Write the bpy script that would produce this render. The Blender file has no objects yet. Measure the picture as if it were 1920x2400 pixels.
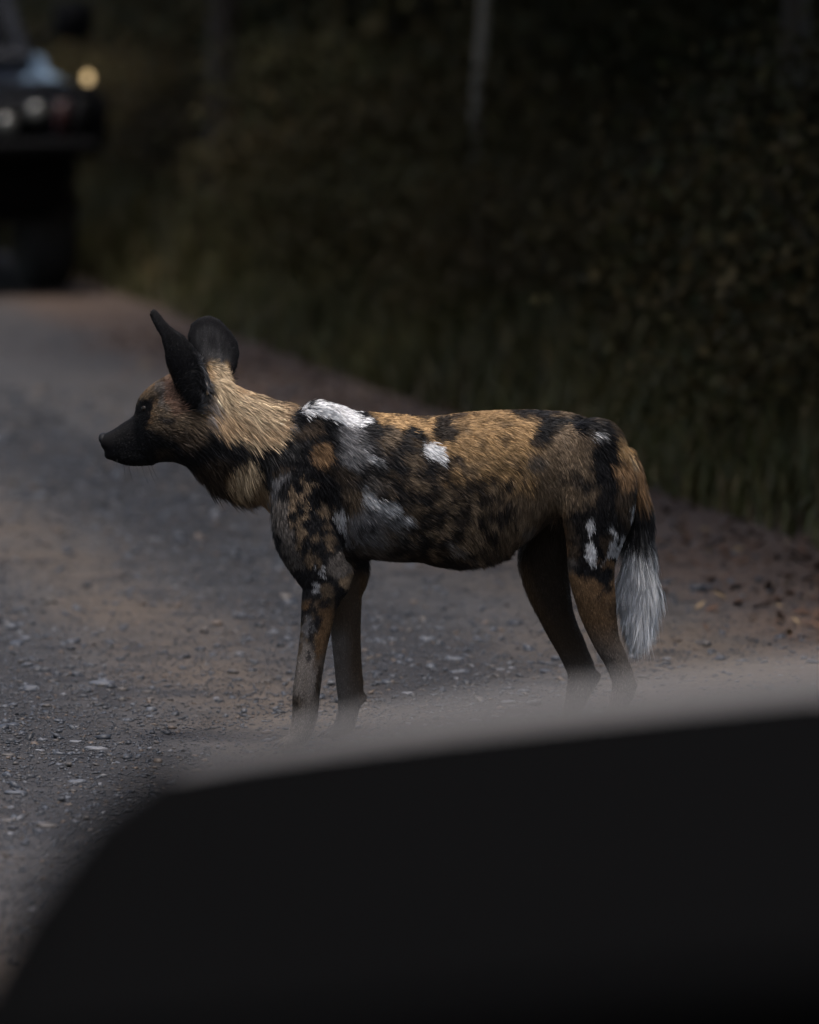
import bpy, math, random
import numpy as np
from mathutils import Vector
from math import radians, sin, cos, tan, pi

# ------------------------------------------------------------------ camera, sky, sun, exposure
scn = bpy.context.scene
COL = scn.collection
PITCH = radians(5.45)
CAM_H = 1.64
F = 13333.0                      # focal length in photograph pixels (1920 x 2400)
cam_d = bpy.data.cameras.new('camera')
cam_d.sensor_fit = 'VERTICAL'
cam_d.sensor_height = 36.0
cam_d.sensor_width = 36.0
cam_d.lens = 36.0 * F / 2400.0
cam_d.clip_start = 0.05
cam_d.clip_end = 3000
cam_d.dof.use_dof = True
cam_d.dof.focus_distance = 12.03
cam_d.dof.aperture_fstop = 2.75
cam = bpy.data.objects.new('camera', cam_d)
cam.location = (0, 0, CAM_H)
cam.rotation_euler = (pi / 2 - PITCH, 0, 0)
COL.objects.link(cam)
scn.camera = cam

SUN_EL, SUN_AZ = radians(77), radians(190)      # azimuth from +Y towards +X
world = bpy.data.worlds.new('World')
scn.world = world
world.use_nodes = True
wn = world.node_tree.nodes
wl = world.node_tree.links
wn.clear()
w_out = wn.new('ShaderNodeOutputWorld')
w_bg = wn.new('ShaderNodeBackground')
w_sky = wn.new('ShaderNodeTexSky')
w_sky.sky_type = 'NISHITA'
w_sky.sun_disc = False
w_sky.sun_elevation = SUN_EL
w_sky.sun_rotation = SUN_AZ
w_sky.air_density = 1.0
w_sky.dust_density = 3.5
w_sky.ozone_density = 1.0
w_bg.inputs['Strength'].default_value = 0.115
wl.new(w_sky.outputs[0], w_bg.inputs[0])
wl.new(w_bg.outputs[0], w_out.inputs[0])

sun_d = bpy.data.lights.new('sun', 'SUN')
sun_d.energy = 0.9
sun_d.angle = radians(14)
sun_d.color = (1.0, 0.97, 0.93)
sun = bpy.data.objects.new('sun', sun_d)
sd = Vector((sin(SUN_AZ) * cos(SUN_EL), cos(SUN_AZ) * cos(SUN_EL), sin(SUN_EL)))
sun.rotation_euler = sd.to_track_quat('Z', 'Y').to_euler()
sun.location = (0, 0, 30)
COL.objects.link(sun)

scn.view_settings.view_transform = 'Standard'
scn.view_settings.look = 'None'
scn.view_settings.exposure = 1.5
scn.view_settings.gamma = 1.0
scn.view_settings.use_curve_mapping = False
scn.cycles.use_denoising = True
scn.cycles.max_bounces = 6
scn.cycles.transparent_max_bounces = 6

rng = np.random.default_rng(7)
random.seed(7)

# ------------------------------------------------------------------ pixel helpers
CP, SP = cos(PITCH), sin(PITCH)
def ray(px, py):
    xc = (px - 960.0) / F
    yc = (1200.0 - py) / F
    return xc, CP + yc * SP, -SP + yc * CP
def at(px, py, Y):
    x, y, z = ray(px, py)
    t = Y / y
    return np.array((t * x, Y, CAM_H + t * z))
def project(P):
    dx, dy, dz = P[..., 0], P[..., 1], P[..., 2] - CAM_H
    zc = dy * CP - dz * SP
    yc = dy * SP + dz * CP
    return 960 + F * dx / zc, 1200 - F * yc / zc
def edge_x(Y):                    # verge line of the gravel road
    return 1.05 - 0.207 * (Y - 14.6)

# ------------------------------------------------------------------ mesh helpers
def tag(o, label=None, cat=None, group=None, kind=None):
    if label: o['label'] = label
    if cat: o['category'] = cat
    if group: o['group'] = group
    if kind: o['kind'] = kind
    return o
def np_mesh(name, V, Fc, smooth=True):
    me = bpy.data.meshes.new(name)
    V = np.asarray(V, dtype=np.float32)
    Fc = np.asarray(Fc, dtype=np.int32)
    n, k = Fc.shape
    me.vertices.add(len(V))
    me.vertices.foreach_set('co', V.ravel())
    me.loops.add(n * k)
    me.loops.foreach_set('vertex_index', Fc.ravel())
    me.polygons.add(n)
    me.polygons.foreach_set('loop_start', np.arange(0, n * k, k, dtype=np.int32))
    if smooth:
        me.polygons.foreach_set('use_smooth', np.ones(n, dtype=bool))
    me.update(calc_edges=True)
    return me
def link(name, me, mat=None, parent=None):
    o = bpy.data.objects.new(name, me)
    COL.objects.link(o)
    if mat is not None and len(me.materials) == 0:
        me.materials.append(mat)
    if parent is not None:
        o.parent = parent
    return o
def empty(name, loc=(0, 0, 0), rz=0.0):
    o = bpy.data.objects.new(name, None)
    o.empty_display_size = 0.1
    o.location = loc
    o.rotation_euler = (0, 0, rz)
    COL.objects.link(o)
    return o
def add_col(me, rgb, name='Col'):
    a = me.color_attributes.new(name, 'FLOAT_COLOR', 'POINT')
    c = np.ones((len(rgb), 4), dtype=np.float32)
    c[:, :3] = rgb
    a.data.foreach_set('color', c.ravel())
class MB:
    """collects boxes, tubes and lofts into one mesh (mixed quads / ngons)"""
    def __init__(self):
        self.v = []; self.f = []
    def loft(self, rings, cap=True, closed=True):
        b = len(self.v); n = len(rings[0])
        for r in rings: self.v += [tuple(p) for p in r]
        for i in range(len(rings) - 1):
            for j in range(n if closed else n - 1):
                a = b + i * n + j; c = b + i * n + (j + 1) % n
                self.f.append((a, c, c + n, a + n))
        if cap:
            self.f.append(tuple(b + j for j in reversed(range(n))))
            self.f.append(tuple(b + (len(rings) - 1) * n + j for j in range(n)))
        return self
    def box(self, c, s):
        x, y, z = c; a, b_, h = s[0] / 2, s[1] / 2, s[2] / 2
        r = lambda zz: [(x - a, y - b_, zz), (x + a, y - b_, zz), (x + a, y + b_, zz), (x - a, y + b_, zz)]
        return self.loft([r(z - h), r(z + h)])
    def tube(self, pts, rad, n=12):
        pts = [Vector(p) for p in pts]
        if not hasattr(rad, '__len__'): rad = [rad] * len(pts)
        rings = []; up = Vector((0.13, 0.29, 1)).normalized()
        for i, p in enumerate(pts):
            d = (pts[min(i + 1, len(pts) - 1)] - pts[max(i - 1, 0)]).normalized()
            if abs(d.dot(up)) > 0.93: up = Vector((1, 0.2, 0.1)).normalized()
            a = d.cross(up).normalized(); b = a.cross(d)
            rings.append([p + (a * cos(2 * pi * k / n) + b * sin(2 * pi * k / n)) * rad[i] for k in range(n)])
        return self.loft(rings)
    def lathe_x(self, prof, c, n=32):   # profile (x, r) turned round the x axis
        rings = [[(c[0] + x, c[1] + r * cos(2 * pi * k / n), c[2] + r * sin(2 * pi * k / n)) for k in range(n)] for x, r in prof]
        return self.loft(rings)
    def build(self, name, mat, parent=None, smooth=False, bevel=0.0, seg=3, sub=0):
        me = bpy.data.meshes.new(name)
        me.from_pydata(self.v, [], self.f)
        me.materials.append(mat)
        if smooth:
            me.polygons.foreach_set('use_smooth', [True] * len(me.polygons))
        me.update()
        o = link(name, me, None, parent)
        if bevel:
            m = o.modifiers.new('bevel', 'BEVEL'); m.width = bevel; m.segments = seg; m.limit_method = 'ANGLE'
        if sub:
            m = o.modifiers.new('sub', 'SUBSURF'); m.levels = sub; m.render_levels = sub
        return o

def hash3(ix, iy, iz, seed):
    h = (ix.astype(np.uint32) * np.uint32(374761393) + iy.astype(np.uint32) * np.uint32(668265263)
         + iz.astype(np.uint32) * np.uint32(2246822519) + np.uint32((seed * 3266489917) & 0xffffffff))
    h = (h ^ (h >> np.uint32(13))) * np.uint32(1274126177)
    h = h ^ (h >> np.uint32(16))
    return (h & np.uint32(0xffff)).astype(np.float32) / 65535.0
def vnoise(P, freq, seed=0):
    """value noise in -1..1 for points (N,2) or (N,3)"""
    P = np.asarray(P, dtype=np.float64) * freq + 1000.0
    if P.shape[1] == 2:
        P = np.concatenate([P, np.zeros((len(P), 1))], 1)
    i = np.floor(P).astype(np.int64); f = (P - i).astype(np.float32)
    f = f * f * (3 - 2 * f)
    r = 0
    for a in (0, 1):
        for b in (0, 1):
            for c in (0, 1):
                w = (f[:, 0] if a else 1 - f[:, 0]) * (f[:, 1] if b else 1 - f[:, 1]) * (f[:, 2] if c else 1 - f[:, 2])
                r = r + w * hash3(i[:, 0] + a, i[:, 1] + b, i[:, 2] + c, seed)
    return r * 2 - 1
def fbm(P, freq, seed=0, oct=4):
    r = 0; a = 1.0; t = 0
    for k in range(oct):
        r = r + a * vnoise(P, freq * 2 ** k, seed + 17 * k); t += a; a *= 0.5
    return r / t
def smooth01(a, b, x):
    t = np.clip((x - a) / (b - a), 0, 1)
    return t * t * (3 - 2 * t)

# ------------------------------------------------------------------ materials
def mat_new(name):
    m = bpy.data.materials.new(name); m.use_nodes = True
    nt = m.node_tree; return m, nt, nt.nodes['Principled BSDF']
def paint(name, col, rough=0.4, metal=0.0, coat=0.0, var=0.15, scale=30.0, spec=0.5):
    m, nt, b = mat_new(name)
    tc = nt.nodes.new('ShaderNodeTexCoord'); nz = nt.nodes.new('ShaderNodeTexNoise')
    nz.inputs['Scale'].default_value = scale; nz.inputs['Detail'].default_value = 5
    nt.links.new(tc.outputs['Object'], nz.inputs['Vector'])
    mx = nt.nodes.new('ShaderNodeMix'); mx.data_type = 'RGBA'
    mx.inputs[6].default_value = (*[c * (1 - var) for c in col], 1)
    mx.inputs[7].default_value = (*[min(1, c * (1 + var)) for c in col], 1)
    nt.links.new(nz.outputs['Fac'], mx.inputs[0]); nt.links.new(mx.outputs[2], b.inputs['Base Color'])
    mr = nt.nodes.new('ShaderNodeMapRange')
    mr.inputs[3].default_value = max(0.02, rough - 0.06); mr.inputs[4].default_value = min(1, rough + 0.1)
    nt.links.new(nz.outputs['Fac'], mr.inputs[0]); nt.links.new(mr.outputs[0], b.inputs['Roughness'])
    b.inputs['Metallic'].default_value = metal
    b.inputs['Coat Weight'].default_value = coat
    b.inputs['Coat Roughness'].default_value = 0.06
    b.inputs['Specular IOR Level'].default_value = spec
    return m
def attr_mat(name, rough=0.7, nrm=False, spec=0.3, noise=0.0, nscale=60.0, trans=0.0):
    m, nt, b = mat_new(name)
    a = nt.nodes.new('ShaderNodeAttribute'); a.attribute_name = 'Col'
    src = a.outputs['Color']
    if noise:
        tc = nt.nodes.new('ShaderNodeTexCoord'); nz = nt.nodes.new('ShaderNodeTexNoise')
        nz.inputs['Scale'].default_value = nscale; nz.inputs['Detail'].default_value = 4
        nt.links.new(tc.outputs['Object'], nz.inputs['Vector'])
        mr = nt.nodes.new('ShaderNodeMapRange')
        mr.inputs[3].default_value = 1 - noise; mr.inputs[4].default_value = 1 + noise
        nt.links.new(nz.outputs['Fac'], mr.inputs[0])
        vm = nt.nodes.new('ShaderNodeVectorMath'); vm.operation = 'SCALE'
        nt.links.new(src, vm.inputs[0]); nt.links.new(mr.outputs[0], vm.inputs['Scale'])
        src = vm.outputs[0]
    nt.links.new(src, b.inputs['Base Color'])
    b.inputs['Roughness'].default_value = rough
    b.inputs['Specular IOR Level'].default_value = spec
    if nrm:
        n = nt.nodes.new('ShaderNodeAttribute'); n.attribute_name = 'fur_normal'
        nt.links.new(n.outputs['Vector'], b.inputs['Normal'])
    return m

# ------------------------------------------------------------------ ground: one sheet to the horizon
def build_ground():
    xs = np.concatenate([-np.geomspace(400, 2.6, 40), np.arange(-2.5, 2.5, 0.016), np.geomspace(2.6, 400, 40)])
    ys = np.concatenate([-np.geomspace(60, 0.5, 14), np.linspace(0, 8.9, 40), np.arange(9.0, 17.0, 0.02),
                         np.arange(17.0, 32.0, 0.06), np.geomspace(32.2, 900, 50)])
    X, Y = np.meshgrid(xs, ys, indexing='ij')
    P = np.stack([X.ravel(), Y.ravel()], 1)
    s = P[:, 0] - edge_x(P[:, 1])
    near = 1.0 / (1 + np.exp((np.abs(P[:, 0]) - 6) * 1.5)) * (P[:, 1] < 40)
    z = near * (0.006 * fbm(P, 2.2, 3, 3) + 0.0035 * fbm(P, 14, 5, 3) + 0.002 * vnoise(P, 55, 9))
    z += near * 0.010 * (np.exp(-((s + 1.35) / 0.25) ** 2) - np.exp(-((s + 1.85) / 0.3) ** 2) * 0.8)   # ridge between wheel tracks
    bank = smooth01(0.25, 3.5, s)
    z += np.where(P[:, 1] > 0, bank, 0) * (0.28 + 0.10 * fbm(P, 0.5, 21, 3)) * near
    V = np.stack([P[:, 0], P[:, 1], z], 1)
    nx, ny = X.shape
    idx = np.arange(nx * ny).reshape(nx, ny)
    Fc = np.stack([idx[:-1, :-1], idx[1:, :-1], idx[1:, 1:], idx[:-1, 1:]], -1).reshape(-1, 4)
    me = np_mesh('ground', V, Fc)
    # earth colours: sand, grey grit, rusty verge, dark leaf soil
    n1 = fbm(P, 1.1, 31, 4); n2 = fbm(P, 5.0, 37, 4); n3 = vnoise(P, 40, 41)
    sand = np.array((0.118, 0.092, 0.072)); grit = np.array((0.082, 0.077, 0.077)); dark = np.array((0.034, 0.033, 0.036))
    rust = np.array((0.128, 0.086, 0.064)); soil = np.array((0.034, 0.026, 0.017))
    band = (np.exp(-((s + 1.80) / 0.24) ** 2) + 0.9 * np.exp(-((s + 0.55) / 0.35) ** 2) + np.exp(-((s + 2.95) / 0.3) ** 2))
    wS = np.clip(band * 0.8 + 0.7 * n1 + 0.5 * n2, 0, 1) * np.clip(1 - (P[:, 1] - 16.5) / 8, 0.15, 1)
    c = grit[None] * (1 - wS[:, None]) + sand[None] * wS[:, None]
    ridge = np.exp(-((s + 1.30) / 0.26) ** 2) + 0.8 * np.exp(-((s + 2.35) / 0.28) ** 2)
    n4 = fbm(P, 9.0, 43, 3)
    wD = np.clip(ridge * 1.2 + 0.7 * n2 + 1.5 * np.maximum(n4 - 0.12, 0) + 0.25 * n3 - 0.2, 0, 0.9)
    c = c * (1 - wD[:, None]) + dark[None] * wD[:, None]
    sj = s + 0.25 * n1 + 0.10 * n2
    wR = smooth01(-0.45, -0.05, sj) * 0.85
    c = c * (1 - wR[:, None]) + rust[None] * wR[:, None]
    wG = smooth01(0.32, 0.8, sj)
    c = c * (1 - wG[:, None]) + soil[None] * wG[:, None]
    c *= 0.74 * (1 + 0.20 * n3 + 0.16 * n2)[:, None]
    add_col(me, np.clip(c, 0.004, 1))
    m, nt, b = mat_new('gravel_earth')
    a = nt.nodes.new('ShaderNodeAttribute'); a.attribute_name = 'Col'
    tc = nt.nodes.new('ShaderNodeTexCoord')
    nz = nt.nodes.new('ShaderNodeTexNoise'); nz.inputs['Scale'].default_value = 140; nz.inputs['Detail'].default_value = 6
    nz.inputs['Roughness'].default_value = 0.7
    vo = nt.nodes.new('ShaderNodeTexVoronoi'); vo.inputs['Scale'].default_value = 75
    nt.links.new(tc.outputs['Object'], nz.inputs['Vector']); nt.links.new(tc.outputs['Object'], vo.inputs['Vector'])
    mr = nt.nodes.new('ShaderNodeMapRange'); mr.inputs[1].default_value = 0.3; mr.inputs[2].default_value = 0.7
    mr.inputs[3].default_value = 0.55; mr.inputs[4].default_value = 1.45
    nt.links.new(nz.outputs['Fac'], mr.inputs[0])
    vm = nt.nodes.new('ShaderNodeVectorMath'); vm.operation = 'SCALE'
    nt.links.new(a.outputs['Color'], vm.inputs[0]); nt.links.new(mr.outputs[0], vm.inputs['Scale'])
    nt.links.new(vm.outputs[0], b.inputs['Base Color'])
    b.inputs['Roughness'].default_value = 0.85
    b.inputs['Specular IOR Level'].default_value = 0.25
    ad = nt.nodes.new('ShaderNodeMath'); ad.operation = 'SUBTRACT'
    nt.links.new(nz.outputs['Fac'], ad.inputs[0]); nt.links.new(vo.outputs['Distance'], ad.inputs[1])
    bp = nt.nodes.new('ShaderNodeBump'); bp.inputs['Strength'].default_value = 0.8; bp.inputs['Distance'].default_value = 0.006
    nt.links.new(ad.outputs[0], bp.inputs['Height']); nt.links.new(bp.outputs[0], b.inputs['Normal'])
    o = link('ground', me, m)
    tag(o, kind='structure')
    return V.reshape(nx, ny, 3), xs, ys
GV, GX, GY = build_ground()
def ground_z(x, y):
    i = np.clip(np.searchsorted(GX, x), 1, len(GX) - 1); j = np.clip(np.searchsorted(GY, y), 1, len(GY) - 1)
    fx = (x - GX[i - 1]) / (GX[i] - GX[i - 1]); fy = (y - GY[j - 1]) / (GY[j] - GY[j - 1])
    Z = GV[..., 2]
    return (Z[i - 1, j - 1] * (1 - fx) * (1 - fy) + Z[i, j - 1] * fx * (1 - fy) + Z[i - 1, j] * (1 - fx) * fy + Z[i, j] * fx * fy)

# ------------------------------------------------------------------ gravel
def ico():
    t = (1 + 5 ** 0.5) / 2
    v = np.array([(-1, t, 0), (1, t, 0), (-1, -t, 0), (1, -t, 0), (0, -1, t), (0, 1, t), (0, -1, -t), (0, 1, -t),
                  (t, 0, -1), (t, 0, 1), (-t, 0, -1), (-t, 0, 1)], float)
    v /= np.linalg.norm(v[0])
    f = np.array([(0, 11, 5), (0, 5, 1), (0, 1, 7), (0, 7, 10), (0, 10, 11), (1, 5, 9), (5, 11, 4), (11, 10, 2), (10, 7, 6), (7, 1, 8),
                  (3, 9, 4), (3, 4, 2), (3, 2, 6), (3, 6, 8), (3, 8, 9), (4, 9, 5), (2, 4, 11), (6, 2, 10), (8, 6, 7), (9, 8, 1)])
    return v, f
ICOV, ICOF = ico()
STONE_COLS = 0.72 * np.array([(0.030, 0.032, 0.038), (0.045, 0.050, 0.062), (0.080, 0.085, 0.098), (0.075, 0.065, 0.058),
                       (0.150, 0.150, 0.160), (0.110, 0.080, 0.060)])
m_stone = attr_mat('slate_gravel', rough=0.55, spec=0.5, noise=0.35, nscale=90)
def build_gravel(n):
    Y = 9.0 + 13.5 * rng.random(n) ** 1.15
    half = 0.078 * Y + 0.15
    X = (rng.random(n) * 2 - 1) * half
    P = np.stack([X, Y], 1)
    s = X - edge_x(Y)
    dens = 0.28 + np.exp(-((s + 1.30) / 0.30) ** 2) + 0.9 * np.exp(-((s + 2.35) / 0.35) ** 2) + 0.7 * fbm(P, 3.0, 77, 3)
    dens *= (s < 0.2)
    k = rng.random(n) < np.clip(dens, 0.03, 1)
    X, Y, s = X[k], Y[k], s[k]; n = len(X)
    size = (0.0030 + 0.0065 * rng.random(n) ** 2.5 + (rng.random(n) < 0.04) * 0.008) * np.clip(0.55 + 0.45 * (Y - 9) / 5, 0.6, 2.2)
    sc = np.stack([size * rng.uniform(0.8, 1.6, n), size * rng.uniform(0.7, 1.2, n), size * rng.uniform(0.3, 0.75, n)], 1)
    V = ICOV[None] * (1 + 0.28 * rng.standard_normal((n, 12, 1))) * sc[:, None, :]
    a = rng.random(n) * 2 * pi
    tl = rng.normal(0, 0.22, n)
    x, y, z = V[..., 0].copy(), V[..., 1].copy(), V[..., 2].copy()
    x, z = x * np.cos(tl)[:, None] + z * np.sin(tl)[:, None], -x * np.sin(tl)[:, None] + z * np.cos(tl)[:, None]
    V[..., 0] = x * np.cos(a)[:, None] - y * np.sin(a)[:, None] + X[:, None]
    V[..., 1] = x * np.sin(a)[:, None] + y * np.cos(a)[:, None] + Y[:, None]
    V[..., 2] = z + (ground_z(X, Y) + sc[:, 2] * 0.35)[:, None]
    Fc = (ICOF[None] + (np.arange(n) * 12)[:, None, None]).reshape(-1, 3)
    me = np_mesh('gravel', V.reshape(-1, 3), Fc, smooth=False)
    c = STONE_COLS[rng.choice(6, n, p=(0.26, 0.28, 0.18, 0.14, 0.05, 0.09))] * rng.uniform(0.7, 1.3, (n, 1))
    add_col(me, np.repeat(c, 12, 0))
    o = link('gravel', me, m_stone)
    tag(o, 'dark slate gravel scattered over the sandy road surface', 'gravel', kind='stuff')
build_gravel(34000)
def build_grit(n):
    """fine dark grit between the chips, eight faces a grain"""
    Y = 9.4 + 6.6 * rng.random(n) ** 1.1
    X = (rng.random(n) * 2 - 1) * (0.078 * Y + 0.1)
    s = X - edge_x(Y)
    d = 0.45 + 0.8 * np.exp(-((s + 1.30) / 0.35) ** 2) + 0.8 * np.exp(-((s + 2.35) / 0.4) ** 2) + 0.9 * fbm(np.stack([X, Y], 1), 4.0, 79, 3)
    k = (rng.random(n) < np.clip(d, 0.05, 1)) & (s < 0.15)
    X, Y = X[k], Y[k]; n = len(X)
    O = np.array([(1, 0, 0), (0, 1, 0), (-1, 0, 0), (0, -1, 0), (0, 0, 1), (0, 0, -1)], float)
    T = np.array([(0, 1, 4), (1, 2, 4), (2, 3, 4), (3, 0, 4), (1, 0, 5), (2, 1, 5), (3, 2, 5), (0, 3, 5)])
    r = 0.0016 + 0.0026 * rng.random(n) ** 2
    V = O[None] * (1 + 0.3 * rng.standard_normal((n, 6, 1))) * np.stack([r * 1.5, r, r * 0.8], 1)[:, None]
    a = rng.random(n) * 6.28
    x, y = V[..., 0].copy(), V[..., 1].copy()
    V[..., 0] = x * np.cos(a)[:, None] - y * np.sin(a)[:, None] + X[:, None]
    V[..., 1] = x * np.sin(a)[:, None] + y * np.cos(a)[:, None] + Y[:, None]
    V[..., 2] += (ground_z(X, Y) + r * 0.3)[:, None]
    me = np_mesh('grit', V.reshape(-1, 3), (T[None] + (np.arange(n) * 6)[:, None, None]).reshape(-1, 3), smooth=False)
    c = STONE_COLS[rng.choice(6, n, p=(0.40, 0.26, 0.12, 0.14, 0.02, 0.06))] * rng.uniform(0.6, 1.2, (n, 1))
    add_col(me, np.repeat(c, 6, 0))
    tag(link('grit', me, m_stone), 'fine dark grit lying between the stones of the road', 'grit', kind='stuff')
build_grit(62000)

def slab_mesh(name, seed, flat):
    r = np.random.default_rng(seed)
    n = 9
    ang = np.sort(r.random(n) * 0.5 + np.arange(n)) * 2 * pi / n
    rad = r.uniform(0.65, 1.1, n)
    ring = np.stack([np.cos(ang) * rad, np.sin(ang) * rad * 0.62], 1)
    V = []; Fc = []
    for sc, z in ((0.92, -1.0), (1.0, 0.1), (0.8, 0.75 ), (0.35, 1.0)):
        for p in ring:
            V.append((p[0] * sc, p[1] * sc, z * flat * (1 + 0.25 * r.standard_normal())))
    top = len(V); V.append((0, 0, flat * 1.05)); bot = len(V); V.append((0, 0, -flat))
    for k in range(3):
        for j in range(n):
            a = k * n + j; b = k * n + (j + 1) % n
            Fc += [(a, b, b + n), (a, b + n, a + n)]
    for j in range(n):
        Fc += [(3 * n + j, 3 * n + (j + 1) % n, top), ((j + 1) % n, j, bot)]
    me = np_mesh(name, V, Fc, smooth=False)
    return me
stone_meshes = []
for k in range(8):
    me = slab_mesh('stone', 100 + k, (0.16, 0.22, 0.12, 0.5, 0.3, 0.18, 0.42, 0.14)[k])
    cc = STONE_COLS[(2, 1, 4, 0, 2, 3, 1, 2)[k]] * 1.15
    add_col(me, np.repeat(cc[None], len(me.vertices), 0))
    stone_meshes.append(me)
# larger stones of the photograph: pixel on the road, half-length in metres, mesh
BIG = [(75, 1610, 26, 0), (70, 1618, 22, 1), (240, 1602, 36, 0), (345, 1616, 18, 5), (30, 1705, 20, 1), (100, 1737, 14, 4), (175, 1737, 20, 2),
       (140, 1770, 20, 1), (230, 1756, 34, 2), (92, 1760, 14, 2), (35, 1860, 30, 7), (110, 1940, 34, 5), (70, 1822, 14, 3), (27, 1740, 12, 3),
       (108, 1572, 16, 3), (165, 1564, 14, 3), (430, 1562, 12, 6), (105, 1652, 14, 4), (52, 1702, 12, 0), (20, 1772, 22, 5), (195, 1630, 12, 3),
       (60, 1490, 18, 0), (285, 1540, 12, 3), (500, 1530, 14, 6), (1065, 1552, 30, 0), (1075, 1583, 26, 7), (960, 1560, 16, 6), (1000, 1505, 22, 4),
       (585, 1503, 14, 6), (600, 1550, 12, 3), (545, 1625, 12, 1), (640, 1490, 16, 4), (1175, 1575, 18, 2), (960, 1637, 20, 2), (890, 1612, 14, 3),
       (1030, 1475, 18, 0), (1190, 1660, 20, 7), (470, 1655, 12, 5), (300, 1690, 14, 6), (245, 1580, 10, 3), (180, 1830, 26, 7), (20, 1925, 26, 5),
       (560, 1590, 12, 3), (290, 1462, 16, 1), (930, 1450, 18, 1), (150, 1872, 20, 7), (880, 1480, 14, 6), (1120, 1500, 16, 6), (1560, 1560, 14, 3)]
for (px, py, hl, k) in BIG:
    x, y, z = ray(px, py); t = -CAM_H / z
    X, Y = t * x, t * y
    o = link('stone', stone_meshes[k], m_stone)
    r = hl * 0.0009 * Y / 12
    o.scale = (r, r, r)
    zz = float(ground_z(np.array([X]), np.array([Y]))[0])
    o.location = (X, Y, zz + r * 0.06)
    o.rotation_euler = (random.gauss(0, 0.05), random.gauss(0, 0.06), random.uniform(-0.35, 0.35) + random.choice((0, pi)))
    tag(o, ['flat grey slate chip lying loose on the gravel road', 'dark bluish stone lying loose on the gravel road',
            'pale thin slate flake lying loose on the gravel road', 'small blackish lump of stone on the gravel road',
            'flat grey slate chip lying loose on the gravel road', 'brownish flat stone lying loose on the gravel road',
            'dark bluish stone lying loose on the gravel road', 'flat grey slate chip lying loose on the gravel road'][k].replace('on the gravel road', 'on sandy road under or behind the wild dog' if px > 850 else ('in gravel just ahead of the dog forelegs' if px > 420 else 'in the open gravel track far from the dog')), 'stone',
        'loose stones on the gravel road')

# ------------------------------------------------------------------ thicket along the road
m_leaf = attr_mat('thicket_leaf', rough=0.7, spec=0.12)
m_bark = paint('bark_dark', (0.045, 0.036, 0.028), 0.9, var=.4, scale=14)
m_pale = paint('bark_pale', (0.20, 0.175, 0.14), 0.85, var=.35, scale=12)
m_grass = attr_mat('grass_blade', rough=0.6, spec=0.25)
def leaf_cloud(r, n, centre, rad, leaf, clumps, cols, droop=0.2):
    """n bent leaves (two triangles each) in clumps spread through an uneven volume"""
    ph = r.random(clumps) * 2 * pi; ct = r.uniform(-0.75, 1, clumps); st = np.sqrt(1 - ct ** 2)
    rr = r.uniform(0.35, 1.0, clumps) ** 0.6 * (1 + 0.22 * np.sin(3 * ph + r.random() * 6) * st)
    cc = np.stack([st * np.cos(ph), st * np.sin(ph), ct], 1) * rr[:, None] * np.array(rad)[None] + np.array(centre)[None]
    k = r.integers(0, clumps, n)
    spread = (0.20 + 0.16 * r.random(clumps))[k][:, None] * np.array(rad)[None] * 0.9
    p = cc[k] + r.standard_normal((n, 3)) * spread * np.array((1, 1, .7))
    d = r.standard_normal((n, 3)); d[:, 2] -= droop; d /= np.linalg.norm(d, axis=1, keepdims=True)
    u = np.cross(d, r.standard_normal((n, 3))); u /= np.linalg.norm(u, axis=1, keepdims=True)
    L = leaf * r.uniform(0.6, 1.4, n)[:, None]; Wd = L * r.uniform(0.22, 0.42, n)[:, None]
    nn = np.cross(d, u)
    V = np.stack([p, p + d * L * .5 + u * Wd, p + d * L - nn * L * .15, p + d * L * .5 - u * Wd], 1).reshape(-1, 3)
    i = np.arange(n)[:, None] * 4
    Fc = np.concatenate([i + np.array([[0, 1, 2]]), i + np.array([[0, 2, 3]])])
    tone = 0.62 * r.uniform(0.65, 1.35, (clumps, 1))[k] * r.uniform(0.8, 1.2, (n, 1))
    c = cols[r.integers(0, len(cols), clumps)][k] * tone
    return V, Fc, np.repeat(c, 4, 0)
GREEN = np.array([(0.054, 0.060, 0.022), (0.046, 0.050, 0.020), (0.066, 0.058, 0.024), (0.074, 0.060, 0.027)])
OLIVE = np.array([(0.086, 0.070, 0.026), (0.072, 0.064, 0.026), (0.100, 0.072, 0.030)])
DRY = np.array([(0.085, 0.062, 0.030), (0.060, 0.046, 0.022), (0.050, 0.042, 0.018)])
shrub_sets = []
def shrub_variant(seed, rad, n, leaf, cols):
    r = np.random.default_rng(seed)
    V, Fc, c = leaf_cloud(r, n, (0, 0, rad[2] * 0.95), rad, leaf, 46, cols)
    V[:, 2] = np.maximum(V[:, 2], 0.02)
    fol = np_mesh('foliage', V, Fc, smooth=False); add_col(fol, c); fol.materials.append(m_leaf)
    mb = MB()
    for k in range(9):
        a = r.random() * 2 * pi; sp = r.uniform(0.2, 0.8)
        p = [(0.06 * cos(a), 0.06 * sin(a), -0.06)]
        for q in (0.35, 0.7, 1.0):
            p.append((cos(a) * sp * rad[0] * q + r.normal(0, .05), sin(a) * sp * rad[1] * q + r.normal(0, .05), rad[2] * 1.5 * q * r.uniform(.85, 1.1)))
        mb.tube(p, [0.022, 0.017, 0.011, 0.004], 6)
    me = bpy.data.meshes.new('stems'); me.from_pydata(mb.v, [], mb.f); me.materials.append(m_bark)
    shrub_sets.append((fol, me))
shrub_variant(1, (0.95, 0.9, 0.75), 11000, 0.050, GREEN)
shrub_variant(2, (0.8, 0.85, 1.0), 11000, 0.046, GREEN)
shrub_variant(3, (1.05, 1.0, 0.6), 10000, 0.050, OLIVE)
shrub_variant(4, (0.75, 0.75, 0.55), 7000, 0.042, DRY)
SHRUB_LABEL = ['broad dark green shrub', 'tall dark green shrub', 'spreading olive shrub', 'low dry brownish shrub']
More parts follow.
